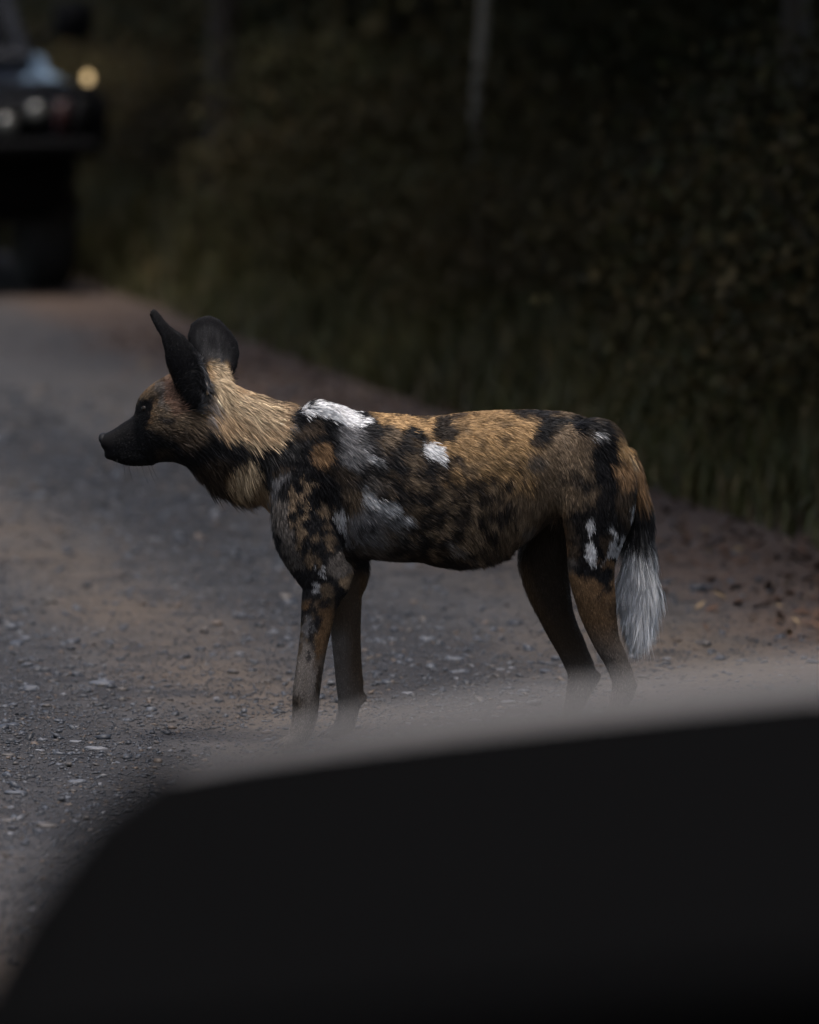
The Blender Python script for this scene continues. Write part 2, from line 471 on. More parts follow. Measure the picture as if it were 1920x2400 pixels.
def shrub(X, Y, k, s, sz=1.0, where='rooted along the grass verge'):
    z = float(ground_z(np.array([X]), np.array([Y]))[0])
    o = empty('shrub', (X, Y, z), random.random() * 6.28)
    o.scale = (s, s, s * sz)
    tag(o, SHRUB_LABEL[k] + ' ' + where, 'shrub', 'shrubs of the roadside thicket')
    link('foliage', shrub_sets[k][0], None, o); link('stems', shrub_sets[k][1], None, o)
Y = 15.9
while Y < 46:                                        # front row along the verge
    X = edge_x(Y) + random.uniform(1.25, 1.9)
    if X / Y < 0.11:
        shrub(X, Y, random.choice((0, 2, 3, 3, 2)), random.uniform(0.65, 0.95))
    Y += random.uniform(1.0, 1.5) * (1 + (Y - 15) * 0.02)
for row, (d0, smin_, smax_) in enumerate(((2.9, 0.95, 1.25), (4.6, 1.1, 1.5), (6.8, 1.3, 1.8), (9.5, 1.5, 2.1))):
    Y = 16.0 + row * 0.4
    while Y < 52:
        X = edge_x(Y) + d0 + random.uniform(-0.5, 0.5)
        if -0.075 < X / Y < 0.105:
            shrub(X, Y, random.choice((0, 1, 1, 0, 2)), random.uniform(smin_, smax_), random.uniform(1.0, 1.35),
                  ('standing just behind the verge shrubs', 'in the middle of the dark thicket', 'deep in the dark thicket', 'at the very back of the dark thicket')[row])
        Y += random.uniform(1.5, 2.2) * (1 + (Y - 15) * 0.012)

def tree(X, Y, h, label, mat, seed, lean=(0, 0), bend=0.15, rad=0.09, crown=(2.6, 2.6, 1.4), n=11000, cols=GREEN, group='trees of the roadside thicket', leaf=0.17):
    r = np.random.default_rng(seed)
    z = float(ground_z(np.array([X]), np.array([Y]))[0])
    o = empty('tree', (X, Y, z))
    tag(o, label, 'tree', group)
    pts = []; rr = []
    for q in np.linspace(0, 1, 9):
        pts.append((lean[0] * q + bend * sin(q * 5.0 + seed), lean[1] * q + bend * 0.6 * sin(q * 4 + 2 * seed), -0.1 + h * q)); rr.append(rad * (1 - 0.72 * q) * (1.35 if q == 0 else 1))
    mb = MB(); mb.tube(pts, rr, 10)
    mb.build('trunk', mat, o, smooth=True)
    for k in range(6):
        b = Vector(pts[5 + k % 4]); a = r.random() * 6.28; L = r.uniform(0.7, 1.1)
        e = b + Vector((cos(a) * crown[0] * L * .8, sin(a) * crown[1] * L * .8, r.uniform(0.2, 0.9)))
        m = (b + e) / 2 + Vector((0, 0, r.uniform(-.1, .2)))
        MB().tube([b, m, e], [rad * .38, rad * .26, rad * .08], 7).build('limb', mat, o, smooth=True)
    V, Fc, c = leaf_cloud(r, n, (lean[0], lean[1], h), crown, leaf, 70, cols)
    me = np_mesh('crown', V, Fc, smooth=False); add_col(me, c)
    link('crown', me, m_leaf, o)
tree(0.34, 24.5, 4.2, 'slender tree with a pale bent trunk rising out of the dark thicket', m_pale, 3, lean=(0.5, 0.2), bend=0.2, rad=0.032)
tree(1.55, 22.6, 4.6, 'tree with a straight grey trunk among dark green shrubs', m_bark, 5, lean=(-0.1, 0.3), bend=0.06, rad=0.07)
tree(2.3, 19.8, 4.4, 'tree with a twisted dark trunk above the right-hand thicket', m_bark, 8, lean=(-0.4, -0.2), bend=0.16, rad=0.08)
tree(-0.9, 31.0, 5.2, 'dark tree behind the grass of the far verge', m_bark, 11, lean=(-0.3, 0.0), bend=0.1, rad=0.10, crown=(2.6, 2.4, 1.8))
tree(3.1, 26.5, 5.6, 'tall dark tree deep in the thicket', m_bark, 13, lean=(-0.5, 0.0), bend=0.12, rad=0.12, crown=(2.9, 2.8, 2.0))
tree(0.6, 33.0, 6.0, 'thick trunked tree at the back of the thicket', m_bark, 17, lean=(0.3, 0.0), bend=0.12, rad=0.14, crown=(3.2, 3.0, 2.2))
tree(-3.6, 43.0, 6.5, 'broad dark tree beyond the parked off-road vehicle', m_bark, 19, bend=0.12, rad=0.15, crown=(3.4, 3.0, 2.6), n=12000)
tree(2.6, 16.4, 4.0, 'leaning tree at the near end of the thicket', m_bark, 23, lean=(-0.7, 0.1), bend=0.12, rad=0.075, crown=(2.2, 2.4, 1.3))

# trees added out of view to shade the thicket and cut low sky light
shade_tree_parts = []
def shade_tree(X, Y, s, label, grp):
    if not shade_tree_parts:
        r = np.random.default_rng(77)
        pts = [(0.1 * sin(q * 5), 0.08 * sin(q * 4 + 1), -0.15 + 5.2 * q) for q in np.linspace(0, 1, 8)]
        mb = MB(); mb.tube(pts, [0.17 * (1 - 0.6 * q) for q in np.linspace(0, 1, 8)], 10)
        me = bpy.data.meshes.new('trunk'); me.from_pydata(mb.v, [], mb.f); me.materials.append(m_bark)
        V, Fc, c = leaf_cloud(r, 14000, (0, 0, 5.4), (2.9, 2.9, 2.3), 0.24, 80, GREEN)
        cm = np_mesh('crown', V, Fc, smooth=False); add_col(cm, c); cm.materials.append(m_leaf)
        lm = MB()
        for k in range(8):
            a = k * 0.8; lm.tube([pts[5], (cos(a) * 1.1, sin(a) * 1.1, 4.7 + 0.2 * (k % 3)), (cos(a) * 2.2, sin(a) * 2.2, 5.3 + 0.4 * (k % 3))], [.07, .045, .012], 7)
        l_ = bpy.data.meshes.new('limbs'); l_.from_pydata(lm.v, [], lm.f); l_.materials.append(m_bark)
        shade_tree_parts.extend((me, l_, cm))
    z = float(ground_z(np.array([float(X)]), np.array([float(Y)]))[0])
    o = empty('tree', (X, Y, z), random.random() * 6.28); o.scale = (s, s, s)
    tag(o, label, 'tree', grp)
    for nm, me in zip(('trunk', 'limbs', 'crown'), shade_tree_parts): link(nm, me, None, o)
for Y in (14.2, 18.6, 23.0, 27.6, 32.4, 38.0):
    shade_tree(edge_x(Y) + (3.9 if Y < 20 else 4.6) + random.uniform(-.3, .3), Y, random.uniform(0.9, 1.1), 'unseen broad-crowned tree added to shade the roadside thicket', 'added shade trees over the thicket')
for Y in (-3.0, 3.0, 9.0, 15.0, 21.0, 27.5, 34.0):
    shade_tree(edge_x(Y) - 9.5 + random.uniform(-.5, .5), Y, random.uniform(1.0, 1.2), 'unseen tall tree added across the road to cut side light', 'added shade trees across the road')
for X in (-7, -2.2, 2.6, 7.5):
    shade_tree(X, -8.5 + random.uniform(-1, 1), random.uniform(1.05, 1.25), 'unseen tall tree added behind the camera to cut sky light', 'added shade trees behind the camera')
for Y in (2.0, 8.0):
    shade_tree(edge_x(Y) + 4.2, Y, 1.05, 'unseen tall tree added for shade beside the open vehicle', 'added shade trees beside the open vehicle')

# grass of the verge
def build_grass(n):
    Y = 14.0 + 32 * rng.random(n) ** 1.3
    s = 0.40 + 2.1 * rng.random(n) ** 1.25
    X = edge_x(Y) + s
    P = np.stack([X, Y], 1)
    k = rng.random(n) < np.clip(0.55 + 0.9 * fbm(P, 1.6, 91, 3) + 0.25 * s, 0.05, 1)
    X, Y, s = X[k], Y[k], s[k]; n = len(X); P = P[k]
    h = (0.06 + 0.30 * smooth01(0.1, 1.3, s)) * rng.uniform(0.5, 1.5, n)
    a = rng.random(n) * 2 * pi; b = rng.uniform(0.15, 0.7, n) * h
    base = np.stack([X, Y, ground_z(X, Y) - 0.01], 1)
    d = np.stack([np.cos(a), np.sin(a), 0 * a], 1); w = np.stack([-np.sin(a), np.cos(a), 0 * a], 1) * (0.004 + 0.004 * rng.random(n))[:, None]
    m = base + d * (b * .3)[:, None] + np.array((0, 0, 1)) * (h * .6)[:, None]
    t = base + d * b[:, None] + np.array((0, 0, 1)) * h[:, None]
    V = np.stack([base - w, base + w, m - w * .8, m + w * .8, t], 1).reshape(-1, 3)
    i = np.arange(n)[:, None] * 5
    Fc = np.concatenate([i + np.array([[0, 1, 3]]), i + np.array([[0, 3, 2]]), i + np.array([[2, 3, 4]])])
    me = np_mesh('grass', V, Fc, smooth=False)
    cols = np.array([(0.085, 0.084, 0.026), (0.11, 0.094, 0.030), (0.17, 0.125, 0.055), (0.066, 0.070, 0.022)])
    c = cols[rng.choice(4, n, p=(.36, .28, .12, .24))] * rng.uniform(.6, 1.3, (n, 1)) * 0.62 * (1 + 0.4 * fbm(P, .7, 93, 2))[:, None]
    add_col(me, np.repeat(np.clip(c, .004, 1), 5, 0))
    tag(link('grass', me, m_grass), 'olive grass growing on the verge at the foot of the thicket', 'grass', kind='stuff')
build_grass(52000)
def build_litter(n):
    Y = 13.8 + 12 * rng.random(n) ** 1.4; s = rng.normal(0.15, 0.28, n)
    X = edge_x(Y) + s
    a = rng.random(n) * 2 * pi; L = rng.uniform(0.012, 0.03, n)
    d = np.stack([np.cos(a), np.sin(a), rng.normal(0, .35, n)], 1) * L[:, None]; w = np.stack([-np.sin(a), np.cos(a), rng.normal(0, .35, n)], 1) * (L * .38)[:, None]
    p = np.stack([X, Y, ground_z(X, Y) + 0.010], 1)
    V = np.stack([p - d, p + w, p + d, p - w], 1).reshape(-1, 3)
    i = np.arange(n)[:, None] * 4
    me = np_mesh('leaf_litter', V, np.concatenate([i + np.array([[0, 1, 2]]), i + np.array([[0, 2, 3]])]), smooth=False)
    cols = np.array([(0.085, 0.050, 0.034), (0.065, 0.042, 0.030), (0.18, 0.13, 0.08), (0.045, 0.032, 0.024)])
    add_col(me, np.repeat(cols[rng.choice(4, n, p=(.4, .3, .06, .24))], 4, 0))
    tag(link('leaf_litter', me, m_leaf), 'fallen reddish brown leaves strewn along the road verge', 'leaf litter', kind='stuff')
build_litter(2600)

# ------------------------------------------------------------------ vehicles
m_body = paint('vehicle_paint_navy', (0.008, 0.011, 0.018), 0.25, coat=0.35, var=.1)
m_black = paint('black_plastic', (0.005, 0.005, 0.0055), 0.65, var=.2, spec=0.1)
m_tyre = paint('tyre_rubber', (0.016, 0.016, 0.016), 0.85, var=.3)
m_rim = paint('rim_metal', (0.10, 0.10, 0.105), 0.4, metal=0.8)
m_glass = paint('vehicle_glass', (0.004, 0.005, 0.006), 0.12, var=.05, spec=0.3)
m_lamp = paint('headlight_lens', (0.14, 0.14, 0.13), 0.3, coat=1.0, var=.1, metal=0.5)
m_red = paint('indicator_red', (0.03, 0.004, 0.003), 0.5)
m_chrome = paint('chrome_trim', (0.55, 0.55, 0.56), 0.12, metal=1.0)
m_mark, nt_, b_ = mat_new('marker_lamp_lit')
b_.inputs['Base Color'].default_value = (0.6, 0.4, 0.15, 1)
b_.inputs['Emission Color'].default_value = (1.0, 0.72, 0.38, 1)
b_.inputs['Emission Strength'].default_value = 0.36
def rrect(y, x0, x1, z0, z1, r, n=5):
    out = []
    for cx, cz, a0 in ((x1 - r, z1 - r, 0), (x0 + r, z1 - r, pi / 2), (x0 + r, z0 + r, pi), (x1 - r, z0 + r, 1.5 * pi)):
        for k in range(n + 1):
            a = a0 + (pi / 2) * k / n
            out.append((cx + r * cos(a), y, cz + r * sin(a)))
    return out
def wheel(parent, x, y, r, w, side):
    t = MB().lathe_x([(-w / 2, r * .62), (-w / 2 * 1.02, r * .8), (-w * .42, r * .96), (-w * .3, r), (w * .3, r), (w * .42, r * .96), (w / 2 * 1.02, r * .8), (w / 2, r * .62)], (x, y, r), 40).build('wheel', m_tyre, parent, smooth=True)
    s = side
    rm = MB().lathe_x([(s * w * .30, r * .60), (s * w * .46, r * .60), (s * w * .40, r * .52), (s * w * .34, r * .2), (s * w * .42, r * .16), (s * w * .44, 0.01)], (x, y, r), 28).build('rim', m_rim, t, smooth=True)
    for k in range(6):
        a = k * pi / 3
        MB().tube([(x + s * w * .36, y + cos(a) * r * .15, r + sin(a) * r * .15), (x + s * w * .42, y + cos(a) * r * .55, r + sin(a) * r * .55)], r * .06, 8).build('spoke', m_rim, t, smooth=True)
def off_roader():
    """front at local y=0 looking to -y, tail at +y"""
    yaw = math.atan2(0.207, 1.0)
    t = empty('off_road_vehicle', (-2.50, 28.45, 0.0), yaw)
    tag(t, 'dark off-road vehicle parked on the road behind the wild dog, seen from its front corner', 'vehicle')
    # lower body and bonnet
    R = []
    for y, hw, z0, z1, r in ((0.10, .80, .58, 1.00, .10), (0.16, .88, .52, 1.05, .10), (0.45, .91, .46, 1.085, .10), (1.30, .92, .44, 1.13, .09), (1.55, .92, .44, 1.19, .06), (4.4, .92, .44, 1.18, .06), (4.6, .88, .55, 1.12, .08)):
        R.append(rrect(y, -hw, hw, z0, z1, r))
    MB().loft(R).build('body', m_body, t, smooth=True, bevel=0.0)
    # cabin
    R = []
    for y, hw, z1 in ((1.30, .80, 1.19), (1.95, .70, 1.76), (2.2, .68, 1.82), (3.9, .68, 1.82), (4.25, .74, 1.22)):
        R.append([(-.82, y if z1 < 1.3 else y, 1.16), (.82, y, 1.16), (hw, y, z1), (-hw, y, z1)])
    cab = MB().loft(R).build('cabin', m_body, t, bevel=0.04)
    MB().loft([[(-.72, 1.365, 1.225), (.72, 1.365, 1.225), (.62, 1.915, 1.715), (-.62, 1.915, 1.715)], [(-.72, 1.345, 1.245), (.72, 1.345, 1.245), (.62, 1.89, 1.735), (-.62, 1.89, 1.735)]]).build('windscreen', m_glass, t)
    for s in (-1, 1):
        MB().loft([[(s * .80, 1.62, 1.24), (s * .80, 2.55, 1.24), (s * .715, 2.55, 1.70), (s * .715, 2.02, 1.70)], [(s * .815, 1.62, 1.24), (s * .815, 2.55, 1.24), (s * .73, 2.55, 1.70), (s * .73, 2.02, 1.70)]]).build('side_window', m_glass, t)
        # fender flare, headlight, indicator, mirror
        MB().loft([rrect(0.12, s * .90 - .06, s * .90 + .06, .70, 1.02, .03), rrect(0.95, s * .92 - .06, s * .92 + .06, .70, 1.0, .03)]).build('fender', m_black, t, smooth=True)
        hl = MB().loft([rrect(0.085, s * .58 - .15, s * .58 + .15, .80, .98, .06), rrect(0.13, s * .58 - .16, s * .58 + .16, .79, .99, .06)]).build('headlight', m_black, t, smooth=True)
        for dx, dz, rr in ((-.075 * s, -.03, .055), (.075 * s, .03, .055)):
            rings = [[(s * .58 + dx + rr * q * cos(2 * pi * k / 20), 0.085 - d, .89 + dz + rr * q * sin(2 * pi * k / 20)) for k in range(20)] for d, q in ((-.005, 1), (.010, .95), (.024, .7), (.030, .3))]
            MB().loft(rings).build('lens', m_lamp, hl, smooth=True)
        MB().loft([rrect(0.075, s * .79 - .035, s * .79 + .035, .80, .98, .02), rrect(0.14, s * .79 - .035, s * .79 + .035, .80, .98, .02)]).build('indicator', m_red, t, smooth=True)
        mh = MB().loft([rrect(1.30, s * 1.03 - .07, s * 1.03 + .07, 1.30, 1.45, .04), rrect(1.34, s * 1.03 - .10, s * 1.03 + .10, 1.27, 1.475, .05), rrect(1.44, s * 1.03 - .095, s * 1.03 + .095, 1.275, 1.47, .05)]).build('mirror', m_black, t, smooth=True)
        MB().loft([rrect(1.442, s * 1.03 - .08, s * 1.03 + .08, 1.29, 1.455, .04), rrect(1.447, s * 1.03 - .08, s * 1.03 + .08, 1.29, 1.455, .04)]).build('mirror_glass', m_chrome, mh)
        MB().tube([(s * .84, 1.48, 1.24), (s * .90, 1.42, 1.30), (s * .96, 1.40, 1.34)], .02, 8).build('mirror_arm', m_black, mh, smooth=True)
        for y in (0.72, 3.62):
            wheel(t, s * .78, y, .39, .26, s)
        MB().tube([(s * .885, -.13, 1.03), (s * .885, -.13, 1.085)], .012, 8).build('marker_stem', m_black, t)
        rings = [[(s * .885 + .021 * sin(pi * i / 8) * cos(2 * pi * k / 14), -.13 + .021 * sin(pi * i / 8) * sin(2 * pi * k / 14), 1.098 - .03 * cos(pi * i / 8)) for k in range(14)] for i in range(1, 8)]
        MB().loft(rings).build('marker_lamp', m_mark if s > 0 else m_chrome, t, smooth=True)
    # bull bar bumper, grille, chrome bonnet lip, underside
    b = MB(); b.loft([rrect(-.12, -.96, .96, .72, 1.03, .05), rrect(-.08, -.97, .97, .715, 1.035, .05), rrect(.075, -.95, .95, .73, 1.02, .04)])
    # the bumper leaves openings for the lamps: lower beam and upper rail instead of one block
    b = MB(); b.loft([rrect(-.16, -.95, .95, .71, .79, .03), rrect(.10, -.95, .95, .71, .79, .03)]); bo = b.build('bumper', m_black, t, smooth=True)
    MB().tube([(-.95, -.14, .76), (-.95, -.14, 1.00), (-.90, -.14, 1.04), (.90, -.14, 1.04), (.95, -.14, 1.00), (.95, -.14, .76)], .03, 12).build('bull_bar', m_black, bo, smooth=True)
    for x in (-.35, .35):
        MB().tube([(x, -.14, .76), (x, -.14, 1.04)], .025, 10).build('bull_bar_post', m_black, bo, smooth=True)
    MB().loft([rrect(.02, -.80, .80, .46, .715, .03), rrect(.14, -.82, .82, .46, .715, .03)]).build('skid_plate', m_black, t, smooth=True)
    g = MB().box((0, .10, .90), (.78, .04, .20)).build('grille', m_black, t)
    for z in (.83, .87, .91, .95):
        MB().box((0, .072, z), (.74, .02, .014)).build('grille_slat', m_chrome, g)
    MB().box((0, 1.6, .46), (1.5, 2.7, .18)).build('chassis', m_black, t)
    for y in (.72, 3.62):
        MB().tube([(-.7, y, .39), (.7, y, .39)], .05, 10).build('axle', m_black, t)
off_roader()

# the vehicle the picture is taken from: only its black bonnet reaches into view
m_gloss = paint('bonnet_matt_black', (0.0032, 0.0032, 0.0033), 0.8, var=.12, scale=4, spec=0.0)
m_veil = paint('veil_satin_grey', (0.145, 0.138, 0.134), 0.6, var=.06, scale=6, spec=0.15)  # pale veil above the bonnet edge, put into this grey
def near_vehicle():
    yaw = radians(0.5)
    t = empty('open_safari_vehicle', (0.655, 4.60, 0.0), 0)
    t.rotation_euler = (0, 0, yaw)
    tag(t, 'black bonnet of the open vehicle the picture is taken from, blurred below the wild dog', 'vehicle')
    # bonnet: crowned sheet with thickness; local y = 0 at the nose, negative towards the cowl
    nu, nv = 60, 60
    HWB = 0.93
    V = []
    def top(u, v):               # u -1..1 across, v 0..1 from nose to cowl
        x = u * HWB * (1 + 0.06 * v)
        # rounded corner in plan
        y = -1.75 * v - 0.14 * abs(u) ** 10 * (1 - v)
        z = 1.161 + 0.012 * v
        nose = max(0.0, 1 - v / 0.52)
        z -= 0.085 * nose ** 2 + 0.05 * max(0.0, 1 - v / 0.06) ** 2
        e = max(0.0, abs(u) - 0.0)
        z -= 0.095 * (e * e + 0.01) ** 0.6 + 0.11 * max(0.0, (abs(u) - 0.90) / 0.10) ** 1.6
        return (x, y, z)
    for i in range(nu + 1):
        for j in range(nv + 1):
            V.append(top(-1 + 2 * i / nu, (j / nv) ** 1.5))
    n1 = len(V)
    V += [(x, y, z - 0.02) for x, y, z in V]
    Fc = []
    ix = lambda i, j: i * (nv + 1) + j
    for i in range(nu):
        for j in range(nv):
            a, b, c, d = ix(i, j), ix(i + 1, j), ix(i + 1, j + 1), ix(i, j + 1)
            Fc.append((a, d, c, b)); Fc.append((n1 + a, n1 + b, n1 + c, n1 + d))
    for i in range(nu):
        for j in (0, nv):
            a, b = ix(i, j), ix(i + 1, j); Fc.append((a, b, n1 + b, n1 + a))
    for j in range(nv):
        for i in (0, nu):
            a, b = ix(i, j), ix(i, j + 1); Fc.append((a, b, n1 + b, n1 + a))
    me = np_mesh('bonnet', V, Fc); o = link('bonnet', me, m_gloss, t)
    # grey strip added along the bonnet nose, leaning back, to paint the pale veil
    rings = []
    for i in range(49):
        u = -0.93 + 1.86 * i / 48
        x, y, z = top(u, 0.085)
        g = 0.012 * min(1.0, max(0.0, 0.93 - abs(u)) / 0.25)
        rings.append([(x, y, z - 0.004), (x, y + 0.022, z - 0.006), (x, y + 0.040, z + g), (x, y + 0.034, z + g + 0.003)])
    MB().loft(rings).build('veil_strip', m_veil, t, smooth=False)
    # body tub, fenders, lamps, wheels, seats: below the line of sight
    R = [rrect(y, -hw, hw, z0, z1, r) for y, hw, z0, z1, r in ((-.10, .62, .55, .88, .08), (-.22, .70, .50, .93, .08), (-1.74, .76, .45, .97, .06))]
    MB().loft(R).build('engine_bay', m_gloss, t, smooth=True)
    R = [rrect(y, -.86, .86, .45, .98, .05) for y in (-1.76, -4.7)]
    MB().loft(R).build('tub', m_gloss, t, smooth=True)
    MB().box((0, -1.9, 1.02), (1.6, .22, .08)).build('dashboard', m_black, t, bevel=.02)
    for s in (-1, 1):
        R = []
        for y, z1 in ((-.16, .80), (-.28, .86), (-.55, .905), (-1.0, .93), (-1.72, .88)):
            R.append(rrect(y, s * .95 - .17, s * .95 + .17, .62 if y > -.2 or y < -1.6 else .76, z1, .04))
        MB().loft(R).build('fender', m_gloss, t, smooth=True)
        rings = [[(s * .72 + .09 * q * cos(2 * pi * k / 24), -.13 + d, .74 + .09 * q * sin(2 * pi * k / 24)) for k in range(24)] for d, q in ((-.03, 1), (.0, 1), (.025, .8), (.035, .3))]
        MB().loft(rings).build('headlight', m_lamp, t, smooth=True)
        for y in (-.80, -3.75):
            wheel(t, s * .80, y, .38, .24, s)
        MB().box((s * .40, -2.75, 1.0), (.52, .50, .10)).build('seat', m_black, t, bevel=.03)
    MB().loft([rrect(-.02, -.85, .85, .48, .62, .04), rrect(-.14, -.85, .85, .48, .62, .04)]).build('bumper', m_black, t, smooth=True)
    MB().box((0, -.095, .74), (1.0, .03, .22)).build('grille', m_black, t)
    MB().box((0, -2.4, .45), (1.1, 4.2, .16)).build('chassis', m_black, t)
near_vehicle()

# ------------------------------------------------------------------ African wild dog
def interp(tab, x):
    t = np.array(tab, float)
    # monotone-ish cubic through the traced points
    xs, ys = t[:, 0], t[:, 1]
    m = np.gradient(ys, xs)
    i = np.clip(np.searchsorted(xs, x) - 1, 0, len(xs) - 2)
    h = xs[i + 1] - xs[i]; u = np.clip((x - xs[i]) / h, 0, 1)
    u2, u3 = u * u, u * u * u
    r = (2 * u3 - 3 * u2 + 1) * ys[i] + (u3 - 2 * u2 + u) * h * m[i] + (-2 * u3 + 3 * u2) * ys[i + 1] + (u3 - u2) * h * m[i + 1]
    return r
TOP = [(231, 1036), (234, 1027), (240, 1019), (250, 1013), (263, 1006), (290, 988), (306, 977), (314, 966), (317, 950), (322, 936), (330, 924), (345, 909), (362, 896),
       (381, 885), (400, 875), (425, 869), (455, 871), (485, 878), (515, 887), (544, 897), (592, 914), (631, 927), (670, 939), (710, 951), (735, 949),
       (762, 944), (791, 948), (830, 961), (872, 966), (937, 971), (1002, 976), (1034, 975), (1067, 971), (1137, 965), (1209, 963), (1283, 965),
       (1348, 973), (1381, 985), (1407, 1002), (1439, 1022), (1468, 1046), (1486, 1085), (1494, 1112), (1498, 1125)]
BOT = [(231, 1039), (236, 1048), (246, 1058), (257, 1067), (275, 1079), (290, 1087), (321, 1090), (351, 1087), (381, 1083), (411, 1084), (435, 1094), (450, 1106),
       (465, 1124), (489, 1146), (520, 1158), (571, 1172), (615, 1184), (634, 1200), (660, 1240), (700, 1280), (750, 1298), (814, 1306), (879, 1313),
       (937, 1318), (986, 1321), (1018, 1329), (1051, 1333), (1086, 1332), (1137, 1324), (1170, 1313), (1209, 1294), (1250, 1264), (1300, 1225),
       (1350, 1205), (1400, 1195), (1440, 1180), (1475, 1152), (1490, 1135), (1498, 1128)]
WID = [(231, 4), (235, 19), (242, 24), (255, 27), (275, 29), (300, 29), (318, 34), (332, 46), (350, 56), (380, 66), (410, 72), (440, 73), (480, 70),
       (520, 70), (560, 74), (620, 84), (680, 96), (740, 104), (800, 112), (900, 126), (1000, 130), (1100, 120), (1200, 104), (1280, 98),
       (1350, 94), (1420, 80), (1460, 60), (1486, 34), (1498, 4)]
MID = 12.0                                       # metres to the dog's plane
U = 0.0009                                       # metres per photograph pixel at that plane
def mid_y(px):                                   # spine depth: hindquarters stand a little farther away
    return MID + U * 0.085 * np.maximum(px - 640, 0)

H = 0.0036
gx = np.arange(-0.70, 0.60, H); gy = np.arange(11.74, 12.42, H); gz = np.arange(-0.012, 0.955, H)
NX, NY, NZ = len(gx), len(gy), len(gz)
SDF = np.full((NX, NY, NZ), 0.05, dtype=np.float32)
def smin(a, b, k):
    h = np.clip(0.5 + 0.5 * (b - a) / k, 0, 1)
    return b * (1 - h) + a * h - k * h * (1 - h)
def region(lo, hi):
    s = []
    for g, a, b in ((gx, lo[0], hi[0]), (gy, lo[1], hi[1]), (gz, lo[2], hi[2])):
        s.append(slice(max(0, np.searchsorted(g, a) - 1), min(len(g), np.searchsorted(g, b) + 1)))
    return tuple(s)
def put(sl, d, k):
    SDF[sl] = smin(SDF[sl], d.astype(np.float32), k) if k > 0 else np.minimum(SDF[sl], d)
# trunk, neck and head in vertical slices
def trunk():
    X = gx; px = 960 + X / U
    ok = (px > 231.5) & (px < 1497.5)
    xi = np.where(ok)[0]
    tp = interp(TOP, px[ok]); bt = interp(BOT, px[ok]); wd = interp(WID, px[ok]) * U
    zt = np.array([at(960, p, MID)[2] for p in tp]); zb = np.array([at(960, p, MID)[2] for p in bt])
    zc = (zt + zb) / 2; rz = np.maximum((zt - zb) / 2, 0.002)
    yc = mid_y(px[ok])
    pxk = px[ok]
    nexp = np.interp(pxk, (230, 300, 420, 600, 800, 1200, 1500), (2.3, 2.3, 2.2, 2.1, 2.25, 2.25, 2.0))
    # where the widest level sits (chest hangs low, muzzle is deep)
    dzc = np.interp(pxk, (230, 320, 420, 600, 760, 1000, 1300, 1480), (-0.1, -0.05, -0.05, 0.0, -0.05, 0.06, 0.25, 0.0)) * rz
    sl = (slice(xi[0], xi[-1] + 1), slice(None), slice(None))
    y = gy[None, :, None] - yc[:, None, None]
    z = gz[None, None, :] - zc[:, None, None]
    zz = z - dzc[:, None, None] * (1 - np.clip(np.abs(z) / rz[:, None, None], 0, 1))
    n = nexp[:, None, None]
    q = (np.abs(y / wd[:, None, None]) ** n + np.abs(zz / rz[:, None, None]) ** n) ** (1 / n)
    d = (q - 1) * np.minimum(wd, rz)[:, None, None]
    put(sl, np.minimum(d, 0.05), 0.012)
trunk()
def spline(nodes, sub=5):
    N = np.array(nodes, float); out = []
    for i in range(len(N) - 1):
        p0 = N[max(i - 1, 0)]; p1 = N[i]; p2 = N[i + 1]; p3 = N[min(i + 2, len(N) - 1)]
        for k in range(sub):
            t = k / sub
            out.append(0.5 * (2 * p1 + (p2 - p0) * t + (2 * p0 - 5 * p1 + 4 * p2 - p3) * t * t + (3 * p1 - p0 - 3 * p2 + p3) * t ** 3))
    out.append(N[-1])
    return np.array(out)
def chain(nodes, k=0.02, sub=4, floor=False):
    """nodes: (px, py, depth offset px from spine plane, radius px in view, radius px in depth)"""
    N = spline(nodes, sub)
    pts = np.array([at(a[0], a[1], MID + a[2] * U) for a in N])
    r1 = N[:, 3] * U; r2 = N[:, 4] * U
    m = max(r1.max(), r2.max()) + 0.03
    sl = region(pts.min(0) - m, pts.max(0) + m)
    x = gx[sl[0]][:, None, None]; y = gy[sl[1]][None, :, None]; z = gz[sl[2]][None, None, :]
    D = np.full((x.shape[0], y.shape[1], z.shape[2]), 9.0)
    for i in range(len(pts) - 1):
        a, b = pts[i], pts[i + 1]
        ab = b - a; L = ab[0] ** 2 + ab[2] ** 2 + 1e-12
        t = np.clip(((x - a[0]) * ab[0] + (z - a[2]) * ab[2]) / L, 0, 1)
        ra = r1[i] + (r1[i + 1] - r1[i]) * t; rb = r2[i] + (r2[i + 1] - r2[i]) * t
        q = np.sqrt(((x - a[0] - ab[0] * t) ** 2 + (z - a[2] - ab[2] * t) ** 2) / ra ** 2 + ((y - a[1] - ab[1] * t) / rb) ** 2)
        D = np.minimum(D, (q - 1) * np.minimum(ra, rb))
    put(sl, np.minimum(D, 0.05), k)
R0 = 12                                           # rear depth added to the rear legs (px)
# near foreleg
chain([(745, 985, -58, 48, 26), (715, 1090, -72, 62, 34), (695, 1180, -80, 58, 40), (712, 1255, -84, 70, 42), (742, 1315, -84, 66, 42), (762, 1358, -84, 56, 38),
       (756, 1390, -84, 48, 34), (748, 1420, -84, 42, 31), (740, 1477, -83, 36, 28), (731, 1532, -82, 33, 26), (724, 1580, -81, 32.5, 27), (718, 1625, -80, 32.5, 28),
       (716, 1662, -80, 31, 27), (712, 1692, -80, 29, 27), (704, 1716, -80, 28, 29)], 0.022)
chain([(812, 1338, -84, 13, 14), (802, 1368, -84, 16, 16)], 0.02)                        # point of the elbow
